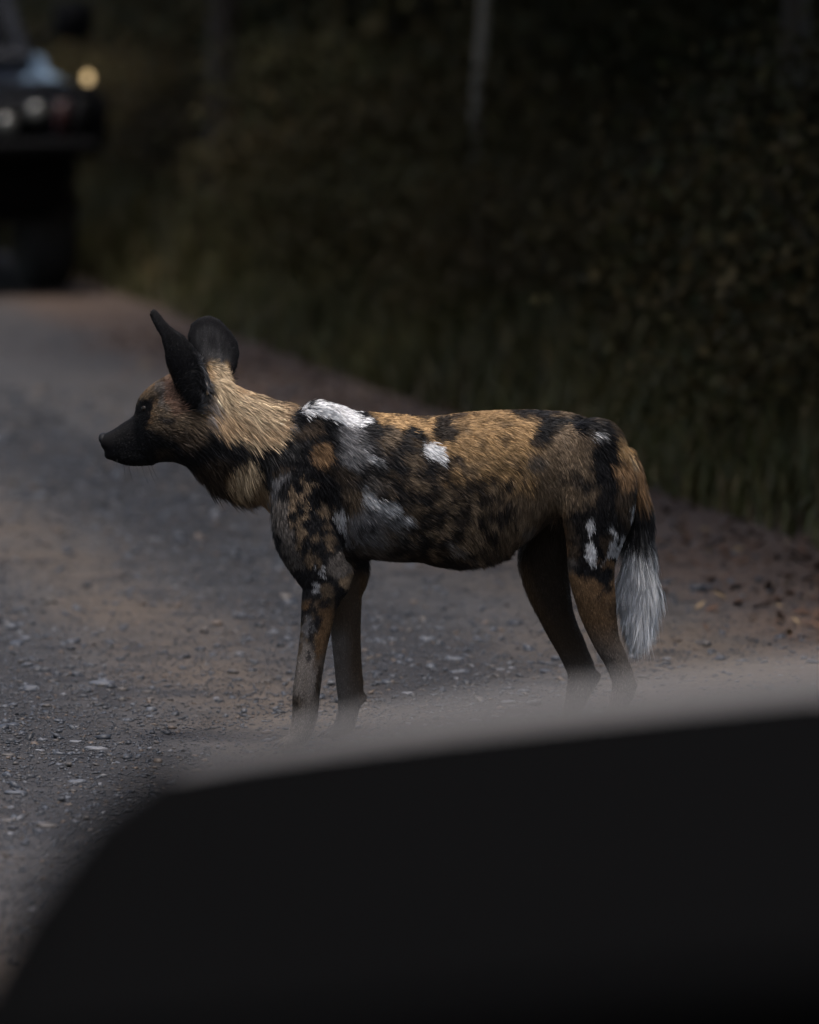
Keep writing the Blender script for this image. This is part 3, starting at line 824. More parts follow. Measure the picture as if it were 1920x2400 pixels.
# far foreleg
chain([(770, 1230, 76, 72, 40), (808, 1310, 80, 60, 38), (815, 1352, 82, 50, 35), (806, 1385, 83, 46, 33), (806, 1420, 84, 43, 31), (811, 1489, 86, 36, 28), (815, 1549, 88, 33.5, 26),
       (820, 1605, 90, 33, 27), (820, 1640, 91, 29, 26), (814, 1675, 92, 25, 25), (808, 1698, 92, 26, 28)], 0.018)
chain([(852, 1636, 90, 10, 10), (842, 1640, 90, 9, 9)], 0.012)
# near hind leg
chain([(1395, 1050, -20, 72, 50), (1402, 1120, -22, 88, 56), (1402, 1190, -24, 86, 56), (1394, 1260, -26, 68, 48), (1387, 1310, -26, 58, 42), (1387, 1350, -26, 54, 38), (1395, 1397, -24, 49, 34),
       (1403, 1440, -22, 43, 30), (1420, 1499, -18, 33, 25), (1441, 1542, -14, 29, 22), (1457, 1580, -12, 28, 22), (1462, 1608, -10, 28, 22), (1452, 1645, -8, 24, 22),
       (1440, 1680, -6, 23, 22), (1430, 1708, -4, 25, 26)], 0.022)
chain([(1480, 1604, -10, 12, 12), (1468, 1630, -10, 14, 14)], 0.012)
# far hind leg
chain([(1330, 1160, 150, 80, 46), (1296, 1240, 160, 72, 46), (1279, 1305, 164, 66, 42), (1278, 1340, 166, 60, 38), (1285, 1380, 168, 54, 35), (1302, 1435, 172, 44, 31), (1321, 1481, 176, 39, 28),
       (1337, 1512, 178, 37, 26), (1352, 1545, 180, 35, 24), (1364, 1578, 182, 35, 24), (1362, 1600, 182, 34, 24), (1352, 1636, 182, 28, 23), (1343, 1662, 182, 25, 24), (1336, 1684, 182, 25, 27)], 0.018)
chain([(1398, 1586, 182, 11, 11), (1384, 1600, 182, 13, 13)], 0.012)
# paws: four toes each
for (px, py, w, s) in ((704, 1716, -80, 1.0), (808, 1698, 92, 0.97), (1430, 1708, -4, 0.95), (1336, 1684, 182, 0.95)):
    base = at(px, py, MID + w * U)
    for k, (dx, dw) in enumerate(((-30, -21), (-42, -8), (-42, 8), (-30, 21))):
        X0 = base[0] + 960 * 0
        def node(dpx, h, r, dww):
            Yw = MID + (w + dww) * U
            X = base[0] + dpx * U * s
            # height h (px) above the ground, turned back into a pixel of that depth
            dz = h * U - CAM_H
            zc = Yw * CP - dz * SP; yc = Yw * SP + dz * CP
            return (960 + F * X / zc, 1200 - F * yc / zc, w + dww, r, r * 0.85)
        chain([node(-4, 24, 15, dw * 0.6), node(dx * 0.62, 19, 12.5, dw), node(dx, 11, 11, dw * 1.05)], 0.006, 3)
# tail
chain([(1466, 1058, 72, 16, 18), (1485, 1095, 74, 16, 18), (1499, 1150, 74, 19, 18), (1502, 1210, 74, 26, 20), (1500, 1280, 72, 36, 25), (1498, 1360, 70, 39, 27), (1498, 1430, 70, 36, 24),
       (1496, 1478, 70, 24, 16)], 0.012)
# cheeks, brow, lips
for sg in (-1, 1):
    chain([(352, 935, sg * 38, 15, 11), (372, 915, sg * 44, 14, 12)], 0.014)
    chain([(395, 1015, sg * 52, 40, 22), (430, 1030, sg * 54, 36, 22)], 0.03)
chain([(256, 1066, 0, 12, 20), (300, 1072, 0, 15, 22), (350, 1072, 0, 15, 30)], 0.01)
# ears: cupped shells
def poly_sdf(px, pz, P):
    d = np.full(px.shape, 9e9); s = np.ones(px.shape)
    n = len(P)
    for i in range(n):
        a = P[i]; b = P[i - 1]
        ex, ez = b[0] - a[0], b[1] - a[1]
        wx, wz = px - a[0], pz - a[1]
        t = np.clip((wx * ex + wz * ez) / (ex * ex + ez * ez), 0, 1)
        d = np.minimum(d, (wx - ex * t) ** 2 + (wz - ez * t) ** 2)
        c1 = pz >= a[1]; c2 = pz < b[1]; c3 = ex * wz > ez * wx
        s = np.where((c1 & c2 & c3) | (~c1 & ~c2 & ~c3), -s, s)
    return s * np.sqrt(d)
def ear(outline, Y0, base, tip, curve, lean, th=0.0048, grow=0.0035):
    P = np.array([at(a, b, Y0)[[0, 2]] for a, b in outline])
    m = 0.02
    lo = np.array((P[:, 0].min() - m, Y0 - 0.09, P[:, 1].min() - m)); hi = np.array((P[:, 0].max() + m, Y0 + 0.12, P[:, 1].max() + m))
    sl = region(lo, hi)
    x = gx[sl[0]][:, None]; z = gz[sl[2]][None, :]
    d2 = poly_sdf(x + 0 * z, z + 0 * x, P)
    A = at(*base, Y0)[[0, 2]]; B = at(*tip, Y0)[[0, 2]]
    ax = (B - A) / np.linalg.norm(B - A); L = np.linalg.norm(B - A)
    u = ((x - A[0]) * ax[0] + (z - A[1]) * ax[1]); v = ((x - A[0]) * -ax[1] + (z - A[1]) * ax[0])
    yE = Y0 + curve * v * v + lean * u + 0.25 * curve * np.maximum(u - 0.5 * L, 0) ** 2
    gyE = np.sqrt(1 + (2 * curve * v) ** 2 + lean ** 2)
    dn = np.abs(gy[sl[1]][None, :, None] - yE[:, None, :]) / gyE[:, None, :] - th
    dd = d2[:, None, :] + 0 * dn - grow
    k = 0.006
    h = np.clip(0.5 - 0.5 * (dd - dn) / k, 0, 1)
    d = dn * h + dd * (1 - h) + k * h * (1 - h)
    put(sl, np.minimum(d, 0.05), 0.008)
NEAR_EAR = [(352, 737), (359, 728), (368, 732), (382, 750), (397, 766), (412, 778), (429, 788), (450, 812), (470, 839), (485, 872), (488, 905), (480, 938), (465, 965), (447, 965),
            (426, 938), (408, 896), (392, 854), (388, 821), (379, 786), (365, 764)]
FAR_EAR = [(440, 790), (448, 763), (466, 748), (492, 742), (515, 753), (538, 777), (556, 806), (559, 832), (553, 862), (544, 886), (520, 895), (480, 880), (455, 840)]
ear(NEAR_EAR, MID - 0.066, (462, 940), (370, 745), 7.0, -0.05)
ear(FAR_EAR, MID + 0.052, (505, 890), (490, 745), 4.5, 0.10, grow=0.003)
chain([(448, 900, -50, 24, 20), (452, 935, -56, 22, 16)], 0.02)
chain([(500, 872, 48, 34, 18), (515, 885, 40, 30, 20)], 0.02)
# paws must not sink: flatten at the ground
SDF = np.maximum(SDF, -(gz[None, None, :] - 0.0005).astype(np.float32))

def surface_nets(S, org, h):
    nx, ny, nz = S.shape
    neg = S < 0
    corners = [(a, b, c) for a in (0, 1) for b in (0, 1) for c in (0, 1)]
    cnt = np.zeros((nx - 1, ny - 1, nz - 1), np.int8)
    for a, b, c in corners:
        cnt += neg[a:nx - 1 + a, b:ny - 1 + b, c:nz - 1 + c]
    act = (cnt > 0) & (cnt < 8)
    ci = np.argwhere(act)
    idx = np.full(act.shape, -1, np.int32); idx[act] = np.arange(len(ci))
    acc = np.zeros((len(ci), 3)); num = np.zeros(len(ci))
    for a in corners:
        for ax in range(3):
            if a[ax] == 0:
                b = list(a); b[ax] = 1
                fa = S[ci[:, 0] + a[0], ci[:, 1] + a[1], ci[:, 2] + a[2]]; fb = S[ci[:, 0] + b[0], ci[:, 1] + b[1], ci[:, 2] + b[2]]
                k = (fa < 0) != (fb < 0)
                t = fa[k] / (fa[k] - fb[k])
                p = np.tile(np.array(a, float), (k.sum(), 1)); p[:, ax] = t
                acc[k] += p; num[k] += 1
    V = (ci + acc / num[:, None]) * h + org
    quads = []
    for ax in range(3):
        o1, o2 = [(1, 2), (2, 0), (0, 1)][ax]
        sa = [slice(1, -1)] * 3; sb = [slice(1, -1)] * 3
        sa[ax] = slice(0, S.shape[ax] - 1); sb[ax] = slice(1, S.shape[ax])
        na, nb = neg[tuple(sa)], neg[tuple(sb)]
        e = np.argwhere(na != nb); flip = na[tuple(e.T)]
        g = e.copy()
        for q in range(3):
            if q != ax: g[:, q] += 1
        def cell(d1, d2):
            c = g.copy(); c[:, o1] -= d1; c[:, o2] -= d2
            return idx[c[:, 0], c[:, 1], c[:, 2]]
        q = np.stack([cell(1, 1), cell(0, 1), cell(0, 0), cell(1, 0)], 1)
        q[~flip] = q[~flip][:, ::-1]
        quads.append(q)
    return V, np.concatenate(quads)
DV, DQ = surface_nets(SDF, np.array((gx[0], gy[0], gz[0])), H)
del SDF
# light smoothing
E = np.concatenate([DQ[:, [0, 1]], DQ[:, [1, 2]], DQ[:, [2, 3]], DQ[:, [3, 0]]])
E = np.concatenate([E, E[:, ::-1]])
deg = np.bincount(E[:, 0], minlength=len(DV))[:, None]
for lam in (0.5, -0.52, 0.5, -0.52, 0.5, -0.52, 0.5):
    L = np.stack([np.bincount(E[:, 0], weights=DV[E[:, 1], k], minlength=len(DV)) for k in range(3)], 1) / deg - DV
    DV = DV + lam * L
def vnormals(V, Q):
    n = np.cross(V[Q[:, 2]] - V[Q[:, 0]], V[Q[:, 3]] - V[Q[:, 1]])
    N = np.zeros_like(V)
    for k in range(4):
        for c in range(3):
            N[:, c] += np.bincount(Q[:, k], weights=n[:, c], minlength=len(V))
    return N / (np.linalg.norm(N, axis=1, keepdims=True) + 1e-12)
DN = vnormals(DV, DQ)

# ---- coat pattern: patches listed in photograph pixels
T_ = np.array((0.47, 0.295, 0.140)); K_ = np.array((0.0075, 0.0072, 0.0080)); W_ = np.array((0.93, 0.93, 0.94)); G_ = np.array((0.20, 0.195, 0.20))
B_ = np.array((0.060, 0.042, 0.028)); C_ = np.array((0.62, 0.47, 0.30)); O_ = np.array((0.215, 0.128, 0.066)); M_ = np.array((0.175, 0.125, 0.080))
D_ = np.array((0.185, 0.162, 0.145))
T_, K_, G_, B_, C_, O_, M_, D_ = (c * 0.80 for c in (T_, K_, G_, B_, C_, O_, M_, D_))
N_ = np.array((0.48, 0.325, 0.190)) * 0.80
Z = {1: (200, 700, 0.3014), 2: (580, 880, 0.3246), 3: (1040, 920, 0.3246), 4: (620, 1260, 0.2411), 5: (1160, 1180, 0.2551)}
PATCH = [  # zoom sheet, u, v, half u, half v, tilt (deg, clockwise in the picture), colour, strength, softness
 # torso ground colours
 (2, 1250, 900, 620, 460, 0, M_ * 0.62, .9, .3), (3, 300, 420, 520, 320, 10, T_ * .95, 1, .25), (3, 250, 900, 450, 280, 0, M_ * .8, .9, .3),
 (3, 1050, 600, 420, 560, 0, M_ * .36, .9, .3), (3, 850, 520, 160, 330, 10, M_ * 1.35, .9, .4), (2, 1000, 650, 420, 240, 20, K_ * 2.2, .85, .4),
 # neck and head
 (1, 1230, 870, 420, 240, 18, N_, 1, .10), (1, 1350, 1010, 300, 120, 14, N_, 1, .15), (1, 1010, 560, 100, 80, 40, T_ * 1.15, 1, .3), (1, 1030, 640, 60, 140, -25, C_ * .9, 1, .4),
 (1, 1100, 760, 170, 90, 35, C_ * .85, .8, .5), (1, 1330, 860, 200, 110, 30, C_ * .8, .8, .5), (1, 960, 830, 40, 130, 10, G_ * .9, .8, .5),
 (1, 1330, 1100, 240, 40, 22, C_ * 1.0, .8, .5), (1, 1500, 1080, 90, 60, -30, C_ * .95, .7, .4), (1, 1610, 1020, 30, 110, 25, G_, .8, .5), (1, 1500, 790, 250, 22, 14, K_ * 2, .8, .5),
 (1, 1420, 740, 190, 12, 14, C_ * .8, .7, .5), (1, 1590, 850, 90, 60, 30, B_, .6, .5), (1, 1220, 665, 90, 14, 25, K_ * 2, .8, .5),
 (1, 1100, 1130, 380, 95, 18, K_, 1, .25), (1, 1500, 1230, 200, 90, 0, K_, .95, .3), (1, 850, 1200, 330, 110, 10, K_ * 1.6, 1, .3),
 (1, 1000, 1400, 220, 160, 20, B_ * .7, .9, .4), (1, 1240, 1420, 130, 190, -8, N_ * .72, 1, .3), (1, 1330, 1540, 110, 130, -10, N_ * .55, 1, .35), (1, 1250, 1330, 100, 110, 0, C_ * .9, .8, .5), (1, 1180, 1430, 60, 70, 20, C_ * .8, .8, .5),
 (1, 1255, 1530, 18, 70, 8, K_ * 2, .8, .4), (1, 1250, 1620, 160, 40, 8, B_ * .8, .9, .4), (1, 950, 1520, 120, 60, 35, B_ * .6, .8, .4),
 (1, 1490, 1500, 45, 190, 12, G_ * .8, 1, .3), (1, 1570, 1370, 25, 60, 35, G_ * .8, .9, .4), (1, 1450, 1360, 20, 60, -20, G_ * .7, .7, .4),
 (1, 640, 830, 240, 290, 15, M_ * .72, 1, .25), (1, 690, 760, 90, 170, -15, np.array((.16, .09, .062)), .8, .5), (1, 570, 760, 60, 110, 20, D_ * .75, .8, .5),
 (1, 570, 610, 180, 26, -42, O_ * 1.0, 1, .4), (1, 660, 560, 60, 60, 0, O_, .9, .5), (1, 505, 880, 22, 130, 8, O_ * .8, .8, .5),
 (1, 780, 980, 140, 90, 35, M_ * .75, .8, .5), (1, 620, 930, 60, 26, 15, K_ * 2, .8, .4), (1, 600, 1050, 170, 60, 0, B_ * .5, .8, .5), (1, 760, 1090, 120, 60, 0, B_ * .9, .8, .5),
 (1, 450, 880, 58, 125, 15, K_, 1, .25), (1, 280, 1120, 240, 200, 0, K_, 1, .2), (1, 480, 1180, 230, 130, 0, K_, 1, .25), (1, 600, 1200, 70, 40, 0, B_ * .8, .7, .5),
 # withers, shoulder, flank
 (2, 480, 330, 220, 90, 10, K_, 1, .3), (2, 850, 300, 160, 90, 25, K_, 1, .3), (2, 600, 225, 155, 40, 10, W_, 1, .10), (2, 480, 262, 140, 22, 8, W_, 1, .12), (2, 690, 305, 165, 36, 18, W_, 1, .12),
 (2, 640, 245, 70, 4, 8, K_ * 3, .8, .4),
 (2, 330, 560, 150, 170, 20, K_, 1, .3), (2, 420, 380, 90, 45, -30, B_ * 1.4, .9, .4), (2, 560, 440, 70, 60, 20, K_, .9, .4), (2, 525, 555, 72, 95, 5, O_ * 1.15, 1, .3), (2, 520, 640, 60, 40, 0, O_ * .8, .8, .4),
 (2, 720, 430, 130, 90, 40, G_ * .95, 1, .4), (2, 760, 560, 100, 110, 40, G_ * .8, 1, .4), (2, 620, 700, 160, 60, 0, B_ * .7, .8, .5), (2, 900, 590, 85, 28, 45, W_ * .75, 1, .25), (2, 850, 540, 50, 40, 40, G_ * .9, .7, .5),
 (2, 1110, 330, 250, 52, 7, T_ * 1.05, 1, .3), (2, 1000, 450, 80, 90, 20, M_ * .9, .9, .4), (2, 1010, 530, 60, 40, 30, M_, .8, .4), (2, 1200, 415, 110, 48, 22, K_, 1, .3), (2, 1080, 560, 120, 60, 30, K_, .9, .4),
 (2, 1400, 400, 80, 110, -25, K_, .95, .3), (2, 1500, 300, 120, 30, -5, K_ * 2, .8, .4), (2, 1300, 600, 130, 100, 30, K_ * 1.5, .9, .4), (2, 1190, 620, 80, 70, 40, M_ * .8, .9, .4), (2, 1318, 545, 88, 62, 28, W_ * .9, 1, .18),
 (2, 1000, 680, 160, 60, 25, K_, .9, .4), (2, 1480, 610, 70, 40, 35, K_ * 1.5, .9, .4), (2, 1180, 790, 110, 70, 25, M_ * .95, .9, .4), (2, 930, 790, 120, 50, 35, D_ * .5, .9, .4), (2, 1240, 880, 100, 40, 10, K_ * 1.3, .9, .4),
 (2, 1010, 860, 110, 32, 25, K_ * 1.3, .9, .4), (2, 860, 870, 46, 100, -25, W_ * .42, 1, .35), (2, 980, 950, 150, 70, 22, W_ * .50, 1, .3), (2, 1100, 1020, 95, 40, 20, W_ * .42, 1, .35), (2, 900, 1090, 190, 140, 20, G_ * .85, .95, .4),
 (2, 1150, 1180, 170, 80, 10, D_ * .55, .9, .5), (2, 930, 1260, 220, 60, 3, D_ * .7, .9, .5), (2, 1330, 1080, 90, 120, 0, K_ * 1.5, .7, .5), (2, 1300, 1290, 300, 70, 5, B_ * .6, .8, .5),
 (2, 430, 950, 270, 340, 0, K_, 1, .2), (2, 480, 1250, 250, 200, 20, K_ * 1.2, 1, .3), (2, 250, 640, 60, 45, 0, B_ * 1.3, .8, .5),
 (2, 370, 840, 65, 34, -30, M_ * 1.2, 1, .4), (2, 420, 755, 28, 26, 0, M_ * 1.2, 1, .4), (2, 310, 930, 26, 38, 0, M_ * 1.1, 1, .4), (2, 405, 920, 30, 22, 0, M_ * 1.1, 1, .4), (2, 555, 955, 40, 28, 40, M_ * .9, 1, .4),
 (2, 400, 1005, 55, 28, -20, M_ * 1.1, 1, .4), (2, 370, 1105, 42, 58, 0, M_ * 1.1, 1, .4), (2, 545, 1065, 22, 34, 0, M_ * .8, 1, .4), (2, 590, 1190, 34, 60, 10, M_ * .8, .9, .4), (2, 470, 1310, 55, 45, 30, M_ * .7, .9, .4),
 (2, 480, 1170, 40, 30, 0, M_ * .6, .9, .4), (2, 365, 1215, 30, 40, 0, M_ * .7, .9, .4),
 (2, 195, 820, 34, 150, 10, G_ * .95, 1, .3), (2, 270, 710, 30, 60, 30, G_ * .6, .9, .4), (2, 255, 1050, 52, 200, -8, D_ * .75, 1, .3), (2, 310, 1270, 60, 120, -30, D_ * .5, .9, .4),
 (2, 675, 1040, 26, 95, -10, W_ * .42, 1, .35), (2, 705, 1180, 26, 100, -8, G_ * .8, .9, .4), (2, 650, 1350, 80, 110, 15, D_ * .6, 1, .35), (2, 720, 1470, 40, 50, 0, M_ * 1.3, 1, .4),
 (2, 530, 1400, 14, 40, -20, W_ * .4, 1, .3), (2, 400, 1450, 60, 60, 0, K_ * 2, .9, .4), (2, 480, 1530, 55, 40, 30, W_ * .36, 1, .35), (2, 570, 1560, 60, 60, 0, M_ * 1.0, .8, .4),
 # hip, thigh, rump
 (3, 530, 150, 70, 40, -10, K_, .95, .3), (3, 750, 245, 120, 78, -20, K_, 1, .3), (3, 650, 340, 80, 50, -30, K_ * 2, .9, .4), (3, 940, 205, 160, 55, 18, K_, 1, .3), (3, 1130, 270, 80, 60, 35, K_, 1, .3), (3, 820, 160, 90, 26, 5, M_ * .9, .8, .4),
 (3, 890, 390, 150, 110, 45, M_ * 1.25, .95, .4), (3, 640, 490, 80, 70, 20, D_ * .6, .85, .5), (3, 1110, 325, 52, 24, 0, W_ * .55, 1, .25), (3, 1130, 480, 90, 170, 8, K_, 1, .3), (3, 960, 640, 120, 60, 30, K_ * 1.4, .9, .4),
 (3, 1010, 530, 60, 80, 20, M_ * .8, .8, .4), (3, 1170, 720, 110, 220, 0, K_, .95, .35), (3, 1050, 780, 60, 110, 10, M_ * .7, .9, .5), (3, 950, 860, 80, 200, -5, M_ * .7, .9, .4), (3, 860, 700, 60, 170, 8, M_ * 1.0, .9, .4),
 (3, 1290, 380, 60, 95, -35, T_, 1, .3), (3, 1310, 560, 80, 130, -15, O_ * 1.25, .95, .35), (3, 1330, 440, 70, 9, 45, C_, .9, .4), (3, 1390, 620, 26, 90, -10, K_, .95, .3), (3, 1300, 760, 60, 90, 0, B_, .8, .5),
 (3, 1050, 1030, 190, 220, 0, K_, .95, .3), (3, 930, 1040, 50, 150, -5, B_ * 1.1, .9, .4), (3, 1180, 1060, 150, 200, 0, K_, .9, .3), (3, 890, 1000, 18, 220, -4, O_ * .6, .8, .4),
 (3, 1075, 960, 26, 52, 15, W_ * .6, 1, .18), (3, 1066, 1060, 8, 60, 0, W_ * .4, 1, .3), (3, 1058, 1140, 46, 56, 10, W_ * .7, 1, .18), (3, 1075, 1215, 40, 26, 20, W_ * .55, 1, .2), (3, 1205, 1000, 18, 50, -15, W_ * .42, 1, .2),
 (3, 1232, 1080, 20, 60, 5, W_ * .45, 1, .2), (3, 1205, 1185, 54, 22, -45, W_ * .45, 1, .2), (3, 1270, 1110, 16, 70, 25, W_ * .42, 1, .2), (3, 1180, 1100, 34, 70, 0, B_ * .9, .9, .4), (3, 1100, 1195, 30, 18, 0, O_, .8, .4),
 (3, 1418, 700, 6, 80, 6, W_ * .6, .9, .3), (3, 1395, 820, 7, 60, 14, W_ * .55, .9, .3), (3, 1360, 960, 10, 90, 12, W_ * .4, .9, .3), (3, 1300, 1080, 12, 80, 25, W_ * .4, .9, .3),
 (3, 960, 1400, 160, 170, 0, O_ * .95, 1, .25), (3, 1200, 1420, 70, 220, 0, O_ * .95, 1, .3), (3, 930, 1230, 60, 60, 0, D_ * .6, .8, .4), (3, 1060, 1275, 150, 48, 14, K_, 1, .3), (3, 1170, 1330, 54, 70, 0, K_ * 1.5, 1, .3), (3, 1160, 1420, 40, 40, 0, K_ * 2, .8, .4),
 (3, 40, 1100, 60, 45, 20, D_ * 1.3, .9, .35), (3, 150, 1140, 90, 26, 25, D_ * 1.1, .9, .4), (3, 330, 900, 80, 60, 0, K_ * 1.8, .6, .5), (3, 470, 780, 70, 40, 20, K_ * 2, .7, .5), (3, 120, 540, 70, 40, 25, K_ * 2, .8, .5),
 (3, 620, 900, 90, 200, 22, M_ * 1.1, .8, .5), (3, 630, 1010, 26, 80, 28, D_ * 1.1, .8, .4), (3, 100, 220, 60, 70, 0, K_ * 2, .5, .5),
]
def patch_colour(px, py, P):
    """near-side coat colour for pixel positions"""
    w1 = np.stack([px, py], 1)
    sh = smooth01(900, 700, px) * smooth01(1040, 1080, py)
    wx = px + 9 * vnoise(w1, 1 / 26, 1) + (5 + 6 * sh) * vnoise(w1, 1 / 11, 2) + 3 * vnoise(w1, 1 / 5, 22); wy = py + 9 * vnoise(w1, 1 / 26, 3) + (5 + 6 * sh) * vnoise(w1, 1 / 11, 4) + 3 * vnoise(w1, 1 / 5, 24)
    c = np.tile(K_ * 2.0, (len(px), 1))
    for (zs, u, v, ru, rv, ang, col, st, so) in PATCH:
        ox, oy, k = Z[zs]
        cx, cy = ox + u * k, oy + v * k
        a = radians(ang); dx, dy = wx - cx, wy - cy
        e = np.sqrt(((dx * cos(a) + dy * sin(a)) / (ru * k)) ** 2 + ((-dx * sin(a) + dy * cos(a)) / (rv * k)) ** 2)
        so = so * 0.65
        m = st * (1 - smooth01(1 - so, 1 + so, e))
        c = c * (1 - m[:, None]) + col[None] * m[:, None]
    # speckle on the flank: tawny flecks, then black blotches
    reg = smooth01(1040, 1130, py) * smooth01(860, 960, px) * smooth01(1320, 1200, px)
    f1 = fbm(w1, 1 / 24, 15, 3)
    tw = smooth01(0.02, 0.28, -f1) * reg * 0.8
    c = c * (1 - tw[:, None]) + (M_ * 1.5)[None] * tw[:, None]
    sp = smooth01(0.08, 0.26, fbm(w1, 1 / 17, 11, 3)) * reg * 0.85
    c = c * (1 - sp[:, None]) + K_[None] * 1.3 * sp[:, None]
    # scattered black blotches over shoulder and hip
    sb = smooth01(0.26, 0.40, fbm(w1, 1 / 28, 19, 3)) * smooth01(960, 1000, py) * smooth01(700, 760, px) * 0.6
    sb = sb * (c.max(1) < 0.55)
    c = c * (1 - sb[:, None]) + K_[None] * 1.3 * sb[:, None]
    return c
LEGPATCH = [(400, 620, 60, 80, 0, O_ * .8), (590, 900, 62, 220, 12, O_ * .95), (650, 560, 45, 90, 15, C_ * .35), (420, 560, 70, 30, 10, K_ * 2), (600, 640, 80, 34, -35, K_ * 2), (450, 700, 110, 34, -15, K_ * 2),
            (370, 760, 30, 70, 0, K_ * 2), (430, 860, 60, 90, 10, G_ * .9), (500, 800, 70, 26, -40, K_ * 2), (440, 960, 20, 130, 8, K_ * 2), (520, 1080, 30, 110, 10, O_ * .7), (400, 1180, 70, 170, 5, D_ * 1.35),
            (430, 1150, 14, 60, 10, K_ * 3), (330, 1400, 60, 150, 0, D_ * 1.2), (450, 1420, 55, 160, 0, D_ * 1.25), (520, 1400, 22, 160, 5, B_ * .8)]
def coat(P):
    px, py = project(P)
    Y = P[:, 1]; n = len(P)
    ym = mid_y(px)
    far = Y > ym
    # far side: same kind of blotches, shifted so that the flanks differ
    qx = np.where(far, px + 35 * np.sin(py / 70.0), px); qy = np.where(far, py + 22 * np.sin(px / 60.0), py)
    blend = smooth01(-0.05, 0.05, Y - ym)
    c = patch_colour(px * (1 - blend) + qx * blend, py * (1 - blend) + qy * blend, P)
    w1 = np.stack([px, py], 1); n1 = fbm(w1, 1 / 18, 51, 3); n2 = vnoise(w1, 1 / 7, 52)
    def mix(c, col, m):
        return c * (1 - m[:, None]) + col * m[:, None]
    # forelegs
    legF = (px < 905) & (py > 1330) & (px > 640)
    nearF = legF & (Y < MID)
    if nearF.any():
        m = nearF * smooth01(1390, 1425, py)
        v = np.tile(M_ * 0.8, (n, 1))
        rear = smooth01(-6, 22, px - (735 - 0.10 * (py - 1440)))
        v = mix(v, O_ * 0.55, rear * smooth01(1640, 1560, py) * 0.9)
        streak = smooth01(0.0, 0.22, fbm(np.stack([px * 1.5, py * 0.6], 1), 1 / 18, 61, 3))
        v = mix(v, K_ * 2, streak * smooth01(1600, 1500, py) * 0.9)
        grey = smooth01(-0.1, 0.2, fbm(np.stack([px, py * .5], 1), 1 / 22, 63, 2)) * smooth01(735, 715, px)
        v = mix(v, D_ * 1.0, grey * 0.85)
        v = mix(v, D_ * 1.0, smooth01(1480, 1600, py) * 0.8)
        for (u, q, ru, rq, an, col) in LEGPATCH:
            cx, cy = 620 + u * .2411, 1260 + q * .2411; a = radians(an)
            ddx = px - cx + 5 * n1 + 3 * n2; ddy = py - cy + 6 * n2 + 5 * vnoise(w1, 1 / 10, 81)
            e = np.sqrt(((ddx * cos(a) + ddy * sin(a)) / (ru * .2411)) ** 2 + ((-ddx * sin(a) + ddy * cos(a)) / (rq * .2411)) ** 2)
            v = mix(v, col, 0.9 * (1 - smooth01(0.7, 1.25, e)))
        v = mix(v, B_ * 0.8, np.exp(-((px - 695) / 14) ** 2 - ((py - 1645) / 18) ** 2) * 0.9)
        c = mix(c, v, m)
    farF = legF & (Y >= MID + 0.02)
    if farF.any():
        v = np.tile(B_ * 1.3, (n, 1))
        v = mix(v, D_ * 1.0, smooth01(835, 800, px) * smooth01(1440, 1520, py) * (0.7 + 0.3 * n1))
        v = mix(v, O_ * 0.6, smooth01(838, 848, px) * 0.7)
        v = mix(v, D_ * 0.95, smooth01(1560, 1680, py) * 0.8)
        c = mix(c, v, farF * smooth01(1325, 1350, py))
    # hind legs
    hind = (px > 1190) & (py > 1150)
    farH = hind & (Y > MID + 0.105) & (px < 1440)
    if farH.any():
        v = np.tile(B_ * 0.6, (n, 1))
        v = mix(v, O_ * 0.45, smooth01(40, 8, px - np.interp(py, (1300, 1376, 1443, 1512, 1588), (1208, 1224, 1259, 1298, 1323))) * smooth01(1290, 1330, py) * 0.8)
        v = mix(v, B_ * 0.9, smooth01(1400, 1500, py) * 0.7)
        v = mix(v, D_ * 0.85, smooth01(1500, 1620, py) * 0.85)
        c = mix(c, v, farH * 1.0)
    nearH = hind & (Y <= MID + 0.05) & (py > 1380) & (px < 1500)
    if nearH.any():
        v = np.tile(O_ * 0.75, (n, 1)); v = mix(v, B_ * 0.9, smooth01(-5, 25, px - (1400 + 0.25 * (py - 1400))) * (0.5 + 0.5 * n1))
        v = mix(v, D_ * 0.85, smooth01(1440, 1560, py) * 0.9)
        c = mix(c, v, nearH * smooth01(1385, 1420, py))
    # tail
    tail = (px > 1442 + 35 * smooth01(1330, 1150, py)) & (Y > MID + 0.035) & (Y < MID + 0.12) & (py > 1060)
    if tail.any():
        v = np.tile(O_ * 1.15, (n, 1)); v = mix(v, K_ * 1.4, smooth01(1135, 1185, py + 12 * n1)); v = mix(v, W_ * 0.85, smooth01(1240, 1325, py - 0.25 * (px - 1500) + 38 * n1 + 20 * n2))
        c = mix(c, v, tail * 1.0)
    # ears
    NE = poly_sdf(px, py, np.array(NEAR_EAR, float)); FE = poly_sdf(px, py, np.array(FAR_EAR, float))
    e1 = (Y < MID - 0.02) * smooth01(9, -2, NE)
    c = mix(c, K_ * 1.15, e1)
    c = mix(c, G_ * 0.8, e1 * smooth01(9, 3, np.abs(px - np.interp(py, (830, 872, 905, 940, 965), (464, 479, 484, 476, 465)))) * smooth01(820, 860, py) * 0.85)
    e2 = (Y > MID + 0.015) * smooth01(8, -2, FE) * (py < 890)
    base = smooth01(0, 26, (py - 838) + 0.55 * (px - 500) * 0 + 8 * n1) * smooth01(545, 528, px)
    c = mix(c, K_ * 1.6, e2 * (1 - base)); c = mix(c, G_ * 0.26, e2 * (1 - base) * smooth01(-8, -26, FE) * (0.55 + 0.45 * vnoise(np.stack([px, py * 0.2], 1), 1 / 4, 71)))
    # nose leather
    c = mix(c, K_ * 0.8, smooth01(262, 250, px))
    return c
import time as _t
DPX, DPY = project(DV)
